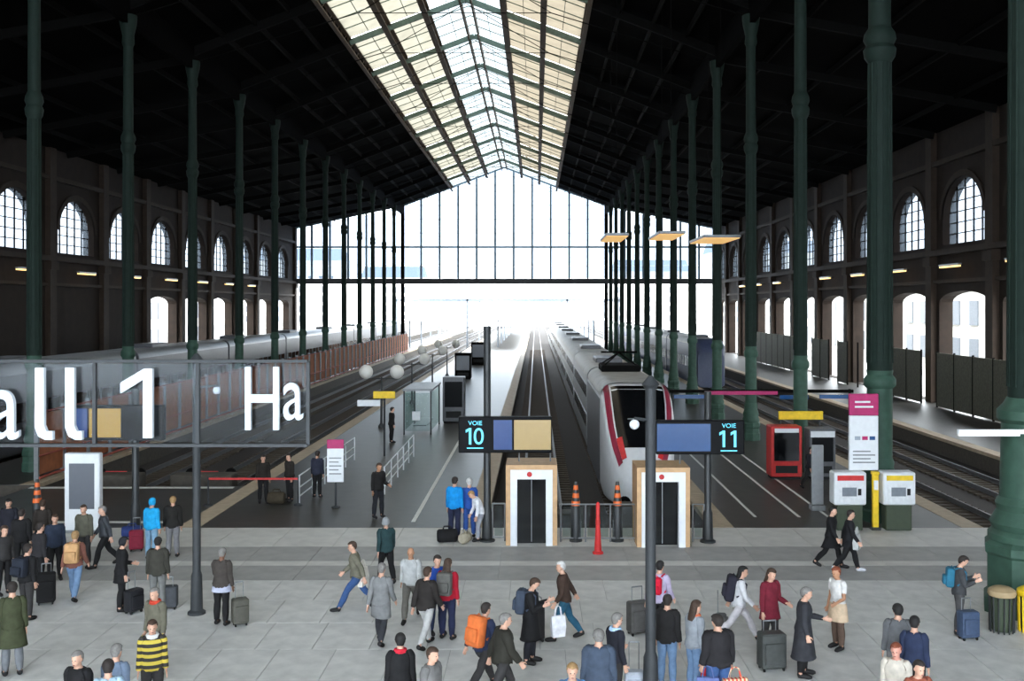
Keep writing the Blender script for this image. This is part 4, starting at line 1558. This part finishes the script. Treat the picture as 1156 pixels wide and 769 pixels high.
def person(label, px, fy, face, top, legs, hair='dark', skin='fair', h=1.72, pose=STAND, shoe=(34, 32, 32), topkind='jacket', hem=.88, hairkind='short',
           girth=1.0, group=None, skirt=None, hood=None, name='person', scarf=None, z=0.0, top_m=None):
    base = G(px, fy, z)
    root = thing(name, label, 'person', base, R(face), group or 'travellers')
    k = h / 1.752
    root.scale = (k * girth, k * girth, k)
    M = pose_matrices(pose)
    Ms = np.stack([M[n] for n in BL])
    Vh = np.hstack([TV, np.ones((len(TV), 1))])
    V = np.einsum('vb,bij,vj->vi', WW, Ms, Vh)[:, :3]
    zmin = V[:, 2].min() - .012
    V[:, 2] -= zmin
    N = normals(V)
    cover = (istor & (TV[:, 2] < 1.44)) | (isarm & (PROJ < (.5 if topkind != 'tee' else .16))) | (isleg & (TV[:, 2] > .12))
    Vb = V - N * np.where(settle(cover), .008, 0)[:, None]
    b = MB(); b.add(Vb.tolist(), [list(map(int, f)) for f in TF])
    body = b.build('body', 'skin_' + skin, root)
    body.data.polygons.foreach_set('use_smooth', [True] * len(body.data.polygons))

    def pt(bn, p):
        q = M[bn] @ np.array([*p, 1.0]); q[2] -= zmin
        return Vector(q[:3])
    # trousers and shoes
    lm = legs if isinstance(legs, str) else fab(legs)
    wide = np.where(TV[:, 2] < .45, .022, .014)
    shell(V, N, (isleg & (TV[:, 2] > .085)) | (istor & (TV[:, 2] < 1.02)), wide, 'trousers', lm, root)
    for sgn in (1, -1):
        shell(V, N, isleg & (TV[:, 2] < .115) & (TV[:, 0] * sgn > 0), .012, 'shoe', fab(shoe, .6), root)
    # upper garment
    tm_ = top_m or fab(top)
    hz = max(hem, .88)
    jm = (istor & (TV[:, 2] > hz) & (TV[:, 2] < 1.485)) | (isleg & (TV[:, 2] > hz)) | (isarm & (PROJ < (.535 if topkind != 'tee' else .2)))
    th = np.full(len(TV), .016 if topkind == 'tee' else (.045 if topkind == 'puffer' else .028))
    th = th + np.where(istor & (TV[:, 2] < 1.15), .018 * (1.15 - TV[:, 2]) / .3, 0)
    th = np.where(isarm, th * .75, th)
    th = np.where(TV[:, 2] > 1.46, .02, th)

    def coat(bb):
        lv = [1.0, .9, .8, .7, .6, .5, .4, .3]
        lv = [q for q in lv if q >= hem] + [hem]
        rings = []
        for i, zz in enumerate(lv):
            def leg_at(n):
                s = 1 if n == 'L' else -1
                if zz > .9: return pt('pelvis', (s * .085, 0, zz))
                if zz > .5: return pt('thigh' + n, (s * (.09 + (.9 - zz) * .025), 0, zz))
                return pt('shin' + n, (s * .1, .0, zz))
            a, c = leg_at('L'), leg_at('R')
            u = a - c; u.z = 0
            hl = u.length / 2
            u = u.normalized() if u.length > 1e-4 else Vector((1, 0, 0))
            w = Vector((-u.y, u.x, 0))
            m_ = (a + c) / 2
            r = .128 + .012 * i
            rings.append([m_ + u * math.cos(t) * (hl + r * .88) + w * math.sin(t) * (r + .02) for t in [2 * PI * q / 18 for q in range(18)]])
        vs = [p for rg in rings for p in rg]
        fs = []
        for i in range(len(rings) - 1):
            for q in range(18):
                l = (q + 1) % 18
                fs.append((i * 18 + q, (i + 1) * 18 + q, (i + 1) * 18 + l, i * 18 + l))
        nb = len(vs)
        vs += [p * .94 + rings[-1][(q + 9) % 18] * .06 for q, p in enumerate(rings[-1])]
        last = (len(rings) - 1) * 18
        for q in range(18):
            l = (q + 1) % 18
            fs.append((last + q, nb + q, nb + l, last + l))
        bb.add(vs, fs)
    long_ = hem < .8
    shell(V, N, jm, th, 'coat' if long_ else 'jacket' if topkind != 'tee' else 'shirt', tm_, root, coat if long_ else None)
    if skirt:
        bb = MB(); h0 = hem; hem = skirt[0]; coat(bb); hem = h0
        o = bb.build('skirt', fab(skirt[1]), root, smooth=True)
    # hair, hood or hat
    hd = ishead & (TV[:, 2] > 1.5)
    if hood:
        shell(V, N, hd & ~((TV[:, 1] < -.035) & (TV[:, 2] < 1.69)), .026, 'hood', fab(hood), root)
    elif hairkind != 'bald':
        hm = hd & ((TV[:, 2] > 1.695) | ((TV[:, 1] > -.02) & (TV[:, 2] > 1.645)) | ((TV[:, 1] > .03) & (TV[:, 2] > 1.56)))

        def drape(bb):
            if hairkind != 'long': return
            rings = []
            for (zz, yo, rx, ry) in ((1.70, .05, .075, .06), (1.62, .065, .088, .055), (1.54, .075, .092, .05), (1.46, .095, .095, .042), (1.38, .11, .075, .03)):
                rings.append([pt('head', (rx * math.cos(t), yo + ry * math.sin(t), zz)) for t in [2 * PI * q / 12 for q in range(12)]])
            vs = [p for rg in rings for p in rg]; n = 12
            fs = [(i * n + q, (i + 1) * n + q, (i + 1) * n + (q + 1) % n, i * n + (q + 1) % n) for i in range(4) for q in range(n)] + [tuple(range(48, 60))]
            bb.add(vs, [tuple(reversed(f)) for f in fs])
        shell(V, N, hm, .02, 'hair', 'hair_' + hair, root, drape)
    if scarf:
        bb = MB()
        for zz, rr in ((1.46, .098), (1.49, .09)):
            ring = [pt('chest', (rr * math.cos(t), .01 + rr * .95 * math.sin(t), zz)) for t in [2 * PI * q / 14 for q in range(15)]]
            bb.tube(ring, .026, 6, cap=False)
        bb.build('scarf', fab(scarf), root, smooth=True)
    if not hasattr(person, 'eye'):
        e = MB(); e.sphere((0, 0, 0), (.011, .007, .008), 8, 6); person.eye = e.mesh('eye', 'eye_dark', True)
        e = MB(); e.sphere((0, 0, 0), (.024, .006, .007), 8, 6); person.lip = e.mesh('mouth', 'lip', True)
    for s in (-1, 1):
        link('eye', person.eye, root, pt('head', (s * .029, -.092, 1.642)))
    link('mouth', person.lip, root, pt('head', (0, -.1, 1.572)))
    info = dict(root=root, M=M, zmin=zmin, k=k, g=girth, base=base, face=R(face), pt=pt)
    PEOPLE.append(info)
    return info


def to_world(inf, p):
    q = Vector((p[0] * inf['k'] * inf['g'], p[1] * inf['k'] * inf['g'], p[2] * inf['k']))
    c, s = math.cos(inf['face']), math.sin(inf['face'])
    return inf['base'] + Vector((q.x * c - q.y * s, q.x * s + q.y * c, q.z))


def hand_world(inf, side):
    s = 1 if side == 'L' else -1
    sh = np.array((s * .165, .008, 1.405)); d = np.array((s * DIRX, 0, DIRZ))
    return to_world(inf, inf['pt']('hand' + side, sh + d * .63))


def backpack(inf, label, c, size=(.3, .17, .44), straps=True, group='backpacks'):
    c1, c2 = to_world(inf, inf['pt']('chest', (0, .165, 1.24))), to_world(inf, inf['pt']('chest', (0, .165, 1.44)))
    t = thing('backpack', label, 'backpack', c1, inf['face'], group)
    up = (c2 - c1).normalized()
    # tilt with the wearer's back
    loc = Matrix.Rotation(-inf['face'], 3, 'Z') @ up
    t.rotation_euler = (Matrix.Rotation(inf['face'], 3, 'Z') @ Vector((0, 0, 1)).rotation_difference(loc).to_matrix()).to_euler()
    m = fab(c)
    b = MB(); b.rbox((0, .04, .0), size, .06); b.build('body', m, t, smooth=True)
    b = MB(); b.rbox((0, .04 + size[1] / 2 + .02, -.06), (size[0] * .78, .08, size[2] * .45), .03); b.build('pocket', m, t, smooth=True)
    b = MB(); b.tube([(-.05, .02, size[2] / 2), (0, .02, size[2] / 2 + .04), (.05, .02, size[2] / 2)], .01, 6); b.build('handle', m, t)
    if straps:
        for s in (-1, 1):
            b = MB(); b.tube([(s * .1, -.03, .2), (s * .115, -.15, .245), (s * .125, -.27, .16), (s * .14, -.28, .02), (s * .16, -.1, -.14)], .018, 6); b.build('strap', m, t)
    return t


def suitcase(label, loc, rz, c, size=(.42, .27, .62), handle=.42, group='suitcases', tilt=0):
    t = thing('suitcase', label, 'suitcase', (loc[0], loc[1], 0), rz, group)
    w, d, h = size
    m = fab(c, .5)
    b = MB(); b.rbox((0, 0, .06 + h / 2), size, .05); b.build('body', m, t, smooth=True)
    b = MB(); b.rbox((0, -d / 2 - .015, .06 + h * .45), (w * .8, .05, h * .6), .02); b.build('front_pocket', m, t, smooth=True)
    b = MB()
    for s in (-1, 1): b.tube([(s * w * .25, d * .3, h), (s * w * .25, d * .3, h + .06 + handle)], .01, 6)
    b.tube([(-w * .25, d * .3, h + .06 + handle), (w * .25, d * .3, h + .06 + handle)], .016, 8)
    b.build('telescopic_handle', 'grey_metal', t)
    for sx in (-1, 1):
        for sy in (-1, 1):
            b = MB(); b.tube([(sx * (w / 2 - .06) - .015, sy * (d / 2 - .05), .035), (sx * (w / 2 - .06) + .015, sy * (d / 2 - .05), .035)], .035, 10); b.build('wheel', 'rubber', t)
    return t


def suitcase_by(inf, side, label, c, **kw):
    p = hand_world(inf, side)
    rz = inf['face']
    sz = kw.get('size', (.42, .27, .62))
    off = Matrix.Rotation(rz, 3, 'Z') @ Vector((0, -sz[1] * .3, 0))
    kw.setdefault('handle', max(.1, p.z - sz[2] - .06))
    return suitcase(label, (p.x + off.x, p.y + off.y), rz, c, **kw)


def bag(label, loc, rz, c, size=(.34, .14, .36), group='hand bags', m=None, name='shopping_bag'):
    """bag hanging with its handle top at loc"""
    w, d, h = size
    t = thing(name, label, 'bag', (loc[0], loc[1], loc[2] - h - .2), rz, group)
    mm = m or fab(c)
    b = MB()
    vs = [(sx * w / 2 * f, sy * d / 2 * f2, z) for (z, f, f2) in ((0, .88, 1), (h * .5, 1, 1.15), (h, .96, .5)) for (sx, sy) in ((-1, -1), (1, -1), (1, 1), (-1, 1))]
    fs = [(3, 2, 1, 0)] + [(i * 4 + k, i * 4 + (k + 1) % 4, (i + 1) * 4 + (k + 1) % 4, (i + 1) * 4 + k) for i in range(2) for k in range(4)] + [(8, 9, 10, 11)]
    b.add(vs, fs); b.build('body', mm, t)
    for s in (-1, 1):
        b = MB(); b.tube([(-w * .25, s * d * .22, h - .01), (-w * .15, s * .01, h + .17), (0, 0, h + .2), (w * .15, s * .01, h + .17), (w * .25, s * d * .22, h - .01)], .011, 6); b.build('handle', mm, t)
    return t


def bag_in(inf, side, label, c, **kw):
    p = hand_world(inf, side)
    return bag(label, p, inf['face'] + R(90), c, **kw)


def duffel(label, loc, rz, c, ln=.6, r=.17, z=0.0):
    t = thing('duffel_bag', label, 'bag', (loc[0], loc[1], z), rz, 'bags on the floor')
    b = MB(); b.tube([(-ln / 2, 0, r), (-ln / 2 + .05, 0, r), (ln / 2 - .05, 0, r), (ln / 2, 0, r)], [r * .8, r, r, r * .8], 14); b.build('body', fab(c), t, smooth=True)
    for s in (-1, 1):
        b = MB(); b.tube([(-.15, s * r * .7, r * 1.6), (-.1, s * .05, r * 2.4), (.1, s * .05, r * 2.4), (.15, s * r * .7, r * 1.6)], .014, 6); b.build('handle', fab(c), t)
    return t


BLK, CHAR, NAVY, GREY, OLIVE = (30, 29, 30), (54, 52, 52), (40, 48, 72), (122, 122, 122), (66, 66, 50)
LGREY, JEAN, LJEAN, BROWN, BURG = (168, 168, 166), (58, 84, 128), (112, 138, 170), (78, 58, 46), (112, 34, 48)

# left cluster
person('person in long olive coat over grey trousers at the left edge', 14, 763, -150, (62, 66, 46), (110, 112, 116), pose=STAND, h=1.8, hem=.55)
q = person('person in black jacket with a round dark backpack at the far left', 30, 700, 160, BLK, CHAR, pose=STAND)
backpack(q, 'round dark backpack with grey emblem ring at the far left', (38, 42, 52), (.36, .2, .42))
person('person in charcoal coat standing at the very left edge behind the backpack', 4, 672, 60, CHAR, BLK, hair='brown')
person('person in black puffer jacket facing away at far left rear', 24, 648, 190, BLK, BLK, topkind='puffer')
q = person('person in navy jacket beside the black suitcase at left', 62, 655, 30, (46, 54, 70), BLK, hair='brown')
suitcase('upright black suitcase beside the person in navy at left', (G(52, 682).x, G(52, 682).y), R(20), BLK, size=(.42, .27, .7), handle=.2)
person('person in grey olive jacket in front of the white totem', 95, 641, 0, (92, 90, 78), CHAR, hair='brown')
q = person('person in rust jacket and light jeans carrying a tan backpack', 84, 678, 185, (128, 84, 72), LJEAN, hair='blond', pose=WALK)
backpack(q, 'tan backpack worn by the person in light jeans', (196, 152, 106), (.34, .2, .48))
q = person('person in bright blue hooded jacket at the left concourse edge', 171, 632, 170, (36, 158, 212), (126, 160, 186), hood=(36, 158, 212))
suitcase('red and navy suitcase left of the bright blue jacket', (G(154, 622).x, G(154, 622).y), R(15), (150, 44, 66), size=(.4, .26, .55), handle=.35)
duffel('navy duffel bag on the floor by the bright blue jacket', (G(149, 606).x, G(149, 606).y), R(15), (52, 66, 120))
person('person in black jacket and grey trousers right of the bright blue jacket', 195, 629, 190, (34, 32, 30), (120, 118, 120), hair='blond', topkind='puffer')
q = person('person in hooded black coat and black trousers beside luggage', 137, 690, 120, BLK, BLK, hood=(36, 36, 40), pose=HOLD, hem=.7)
suitcase('black suitcase with silver handle in front of the hooded black coat', (G(151, 692).x, G(151, 692).y), R(60), (34, 34, 38), size=(.4, .27, .5), handle=.4)
q = person('person in dark grey puffer jacket and grey trousers by the slim post', 178, 690, -170, (58, 56, 50), (112, 112, 110), topkind='puffer', hair='black')
suitcase_by(q, 'R', 'dark suitcase at the side of the dark grey puffer jacket', (60, 62, 66), size=(.4, .26, .5))
person('person with grey brown hat hair and olive coat behind the striped jacket', 176, 764, -20, (104, 100, 86), CHAR, hair='grey', scarf=(200, 70, 50))
mat_stripes('stripe_yellow', (206, 182, 70), (48, 44, 40), 2, 8.0)
person('person in yellow and black striped jacket at the bottom left', 172, 812, 20, (200, 180, 70), CHAR, hair='brown', top_m='stripe_yellow', scarf=(220, 218, 214))
person('person with grey brown hair and black jacket at the bottom edge', 89, 858, -10, BLK, CHAR, hair='grey')
person('person with grey hair and slate blue jacket at the bottom edge', 130, 850, 170, (112, 126, 146), CHAR, hair='grey')
person('person with dark hair and pale blue top at the bottom edge', 122, 873, 200, (160, 186, 204), JEAN, hair='dark')
q = person('person in grey brown jacket with lilac shirt hem pushing a wheeled bag', 250, 706, 175, (66, 60, 56), BLK, hair='grey', pose=dict(HOLD, armL=(30, 8, 40)), skirt=(.78, (176, 178, 196)), skin='brown')
t = suitcase('olive wheeled shopping bag pushed by the person with lilac hem', (G(271, 706).x, G(271, 706).y), R(30), (84, 82, 74), size=(.36, .28, .55), handle=.35)
for i, (px, fy, fc, c, lab) in enumerate(((44, 668, 150, (44, 42, 44), 'person in dark charcoal jacket between the navy jacket and the left edge'), (10, 632, 20, (36, 36, 44), 'person in dark slate coat at the left edge near the striped bollard'), (48, 634, 200, (52, 46, 42), 'person in dark brown jacket in front of the striped bollard'), (118, 640, -60, (60, 62, 66), 'person in dark grey jacket just right of the white totem'))):
    person(lab, px, fy, fc, c, BLK, hair=('dark', 'black', 'brown', 'grey')[i], hem=.7 if i == 1 else .88, pose=(STAND, HOLD, STAND, WALK)[i])
# centre left group
q = person('person in olive jacket and blue jeans striding left with a white bag', 402, 688, -80, (110, 106, 92), JEAN, hair='brown', pose=STRIDE)
bag('white shoulder bag with orange print on the striding person', G(411, 684) + Vector((0, -.15, 1.15)), R(75), (226, 220, 210), size=(.4, .12, .42), name='shoulder_bag')
q = person('person in grey hood and dark teal jacket behind the centre left group', 436, 658, 200, (40, 62, 64), BLK, hood=(140, 142, 144), pose=WALK)
q = person('person in long grey coat and wide charcoal trousers walking away', 430, 727, 170, (120, 120, 120), (52, 52, 56), hair='grey', hem=.62, pose=WALK, h=1.74)
person('bald person in open pale grey jacket facing the camera', 464, 700, 0, (190, 190, 188), (110, 106, 100), hairkind='bald', skin='tan', pose=WALK2)
q = person('person in black jacket and pale grey trousers beside the red jacket', 481, 731, 150, (44, 40, 38), (178, 176, 174), hair='brown', pose=WALK, topkind='puffer')
q = person('person in red jacket and navy trousers with a grey backpack', 505, 722, 165, (160, 26, 44), (36, 40, 66), hair='brown', hairkind='long', pose=STAND)
backpack(q, 'grey backpack worn over the red jacket', (92, 90, 86), (.34, .2, .48))
person('person in bright blue jacket half hidden behind the red jacket', 493, 716, 30, (44, 78, 160), NAVY, hair='dark')
q = person('person in black jacket with red collar at the bottom centre left', 452, 834, 190, BLK, CHAR, hair='black', scarf=(196, 40, 56))
bag_in(q, 'R', 'pale blue carrier bag held at the bottom centre left', (150, 172, 204))
person('person with brown hair and grey coat at the bottom edge, centre left', 486, 853, 60, (110, 108, 106), CHAR, hair='brown')
q = person('person in navy jacket with a bright orange backpack', 545, 779, 140, NAVY, CHAR, hair='dark', pose=STRIDE)
backpack(q, 'large bright orange backpack', (214, 112, 58), (.36, .22, .56))
person('grey haired person in black olive jacket walking right', 567, 799, 110, (46, 44, 38), CHAR, hair='grey', pose=WALK, topkind='puffer', girth=1.1)
q = person('person in long black coat reading a phone, with grey backpack', 599, 749, 80, BLK, (34, 34, 40), hair='brown', pose=PHONE, hem=.5)
backpack(q, 'slate grey backpack on the long black coat', (62, 70, 84), (.32, .2, .48))
bag('white carrier bag hanging from the long black coat wearer', hand_world(q, 'L') + Vector((.12, -.05, -.12)), R(20), (224, 222, 226), size=(.3, .12, .42))
q = person('white haired person in brown jacket and teal trousers walking left', 637, 723, -95, (70, 54, 46), (46, 92, 116), hair='white', pose=DRAG)
suitcase('black suitcase in front of the white haired person in teal trousers', (G(605, 723).x, G(605, 723).y), R(-70), (38, 36, 36), size=(.44, .28, .72), handle=.15)
person('person in black jacket with pale blue sleeve cuffs at bottom right of centre', 694, 803, 120, (38, 38, 46), CHAR, hair='grey', pose=HOLD, scarf=(170, 196, 226))
suitcase('pale suitcase with tall silver handle by the bottom centre crowd', (G(716, 792).x, G(716, 792).y), R(0), (176, 182, 192), size=(.36, .24, .5), handle=.5)
person('person in slate blue puffer jacket at the bottom centre', 676, 828, 180, (66, 76, 92), CHAR, hair='grey', topkind='puffer', girth=1.12)
person('fair haired person in blue shirt at the bottom edge, centre', 646, 876, 0, (92, 142, 196), JEAN, hair='blond')
q = person('person in lilac check shirt behind the grey foreground post', 744, 722, 150, (176, 164, 188), BLK, hair='black', pose=WALK)
backpack(q, 'small bright red backpack behind the grey foreground post', (204, 30, 56), (.28, .16, .36))
suitcase('grey hard suitcase left of the foreground post', (G(721, 716).x, G(721, 716).y), R(20), (80, 78, 76), size=(.5, .3, .66), handle=.3)
# right of the post
q = person('person in black jacket and light jeans right of the foreground post', 753, 776, 160, (36, 34, 34), LJEAN, hair='dark', pose=STAND, topkind='puffer')
q = person('long haired person in grey top with orange scarf by the foreground post', 784, 784, 120, (150, 154, 160), LJEAN, hair='brown', hairkind='long', pose=STAND, scarf=(206, 110, 76))
bag('red carrier bag beside the orange scarf wearer', hand_world(q, 'R') + Vector((.1, -.1, .02)), R(10), (196, 50, 58), size=(.34, .14, .4))
q = person('person in bulky black puffer coat seen from behind at lower right', 811, 806, 200, (38, 36, 38), JEAN, hair='dark', topkind='puffer', girth=1.2, pose=STAND)
mat_stripes('stripe_orange', (206, 76, 58), (226, 196, 160), 0, 14.0)
bag('orange and cream striped bag at the bottom beside the bulky puffer coat', Vector((G(826, 800).x, G(826, 800).y - .3, .85)), R(10), (200, 80, 60), size=(.46, .18, .46), m='stripe_orange')
bag('blue and red patterned bag at the bottom left of the bulky puffer coat', Vector((G(796, 802).x, G(796, 802).y - .3, .9)), R(-5), (92, 104, 150), size=(.4, .16, .42))
q = person('person in white top and pale trousers striding right with black backpack', 834, 724, 85, (206, 204, 206), (196, 190, 192), hair='black', hairkind='long', pose=STRIDE)
backpack(q, 'long black backpack on the white top', (42, 40, 50), (.3, .2, .56))
suitcase('slim dark suitcase trailing the person in white top', (G(814, 712).x, G(814, 712).y), R(80), (86, 84, 84), size=(.34, .24, .3), handle=.5)
q = person('person in burgundy jacket behind a large charcoal suitcase', 869, 738, 30, BURG, CHAR, hair='brown', pose=HOLD, hairkind='long', h=1.76, hem=.72)
suitcase('large rounded charcoal suitcase in front of the burgundy jacket', (G(871, 756).x, G(871, 756).y), R(10), (70, 72, 70), size=(.52, .34, .68), handle=.2)
q = person('older person in long charcoal coat facing right with hand out', 907, 764, 80, (50, 50, 54), BLK, hair='grey', pose=dict(HOLD, armL=(30, 8, 50)), hem=.38, girth=1.08)
q = person('red haired person in white top and beige tunic with brown trousers', 946, 733, -60, (214, 210, 206), (92, 74, 64), hair='red', pose=HOLD, topkind='tee', skirt=(.62, (204, 178, 150)), skin='tan')
q = person('person in black coat walking with a companion before the ticket machines', 938, 641, 60, (26, 25, 27), BLK, pose=WALK, hem=.6, hair='black')
q = person('person in black jacket carrying a pale bag before the ticket machines', 958, 646, 80, (30, 29, 32), BLK, pose=WALK, hair='dark', hem=.75, shoe=(200, 200, 204))
bag('pale grey shoulder bag on the right of the black pair', G(966, 646) + Vector((0, -.1, 1.25)), R(60), (190, 190, 188), size=(.34, .14, .4), name='shoulder_bag')
q = person('person in dark grey jacket looking down beside the green column', 1083, 716, 75, (64, 64, 66), (78, 76, 76), hair='dark', pose=PHONE)
backpack(q, 'teal blue backpack beside the green column', (44, 104, 128), (.3, .18, .42))
suitcase('blue suitcase in front of the person beside the green column', (G(1093, 722).x, G(1093, 722).y), R(10), (62, 76, 100), size=(.42, .27, .56), handle=.25)
person('dark haired person in grey jacket at the lower right corner', 1014, 790, 170, (98, 98, 100), (112, 108, 106), hair='black', girth=1.08)
person('person in navy jacket and dark cap hair at the lower right corner', 1032, 808, 150, (42, 50, 74), CHAR, hair='black')
person('pink faced person in cream jacket at the lower right bottom edge', 1012, 846, -30, (206, 196, 182), BROWN, hair='red', skin='pink', hairkind='short')
person('person in rust brown top at the lower right bottom edge', 1036, 872, 10, (150, 84, 66), CHAR, hair='dark')
# on the platforms
person('person in black jacket standing alone by the white platform railing', 427, 585, 40, (32, 30, 30), (36, 36, 40), hair='brown', pose=HOLD, h=1.86, skin='tan')
q = person('person in vivid blue jacket by the sign post reading 10', 513, 609, 165, (22, 136, 206), (40, 44, 66), hair='dark', h=1.9, pose=STAND)
person('person in royal blue jacket beside the vivid blue jacket', 530, 607, 190, (46, 84, 160), (52, 84, 150), hair='white', h=1.82)
person('person in white shirt bending forward beside the sign post reading 10', 542, 611, -70, (222, 222, 226), (150, 152, 160), hair='blond', pose=dict(lean=34, nod=18, armL=(30, 8, 20), armR=(34, 8, 24), legL=(14, 10), legR=(4, 6)), h=1.62)
duffel('black duffel bag at the feet of the vivid blue jacket', (G(505, 612).x, G(505, 612).y), R(10), BLK, .62, .2)
duffel('beige bag on the floor between the blue jackets and the white shirt', (G(525, 613).x, G(525, 613).y), R(70), (170, 160, 140), .45, .16)
for px, fy, fc, lab in ((297, 568, 20, 'dark clothed person waiting at the red barrier tape, nearest the slim post'), (327, 566, -40, 'dark clothed person waiting behind the tape beside the white railing'), (358, 562, 170, 'dark clothed person waiting just right of the railing end')):
    person(lab, px, fy, fc, (40, 36, 32) if px != 358 else (44, 46, 60), BLK, hair='dark', group='waiting travellers by the tape', h=1.74)
duffel('dark luggage bag standing by the tape barrier', (G(312, 569).x, G(312, 569).y), R(0), (64, 56, 44), .6, .22)
person('dark clothed person standing by the yellow board sign on the platform', 442, 500, 120, (36, 34, 34), BLK, h=1.86)
person('dark clothed person walking near the snack machine on the right platform', 915, 553, 30, (42, 40, 46), CHAR, pose=WALK)
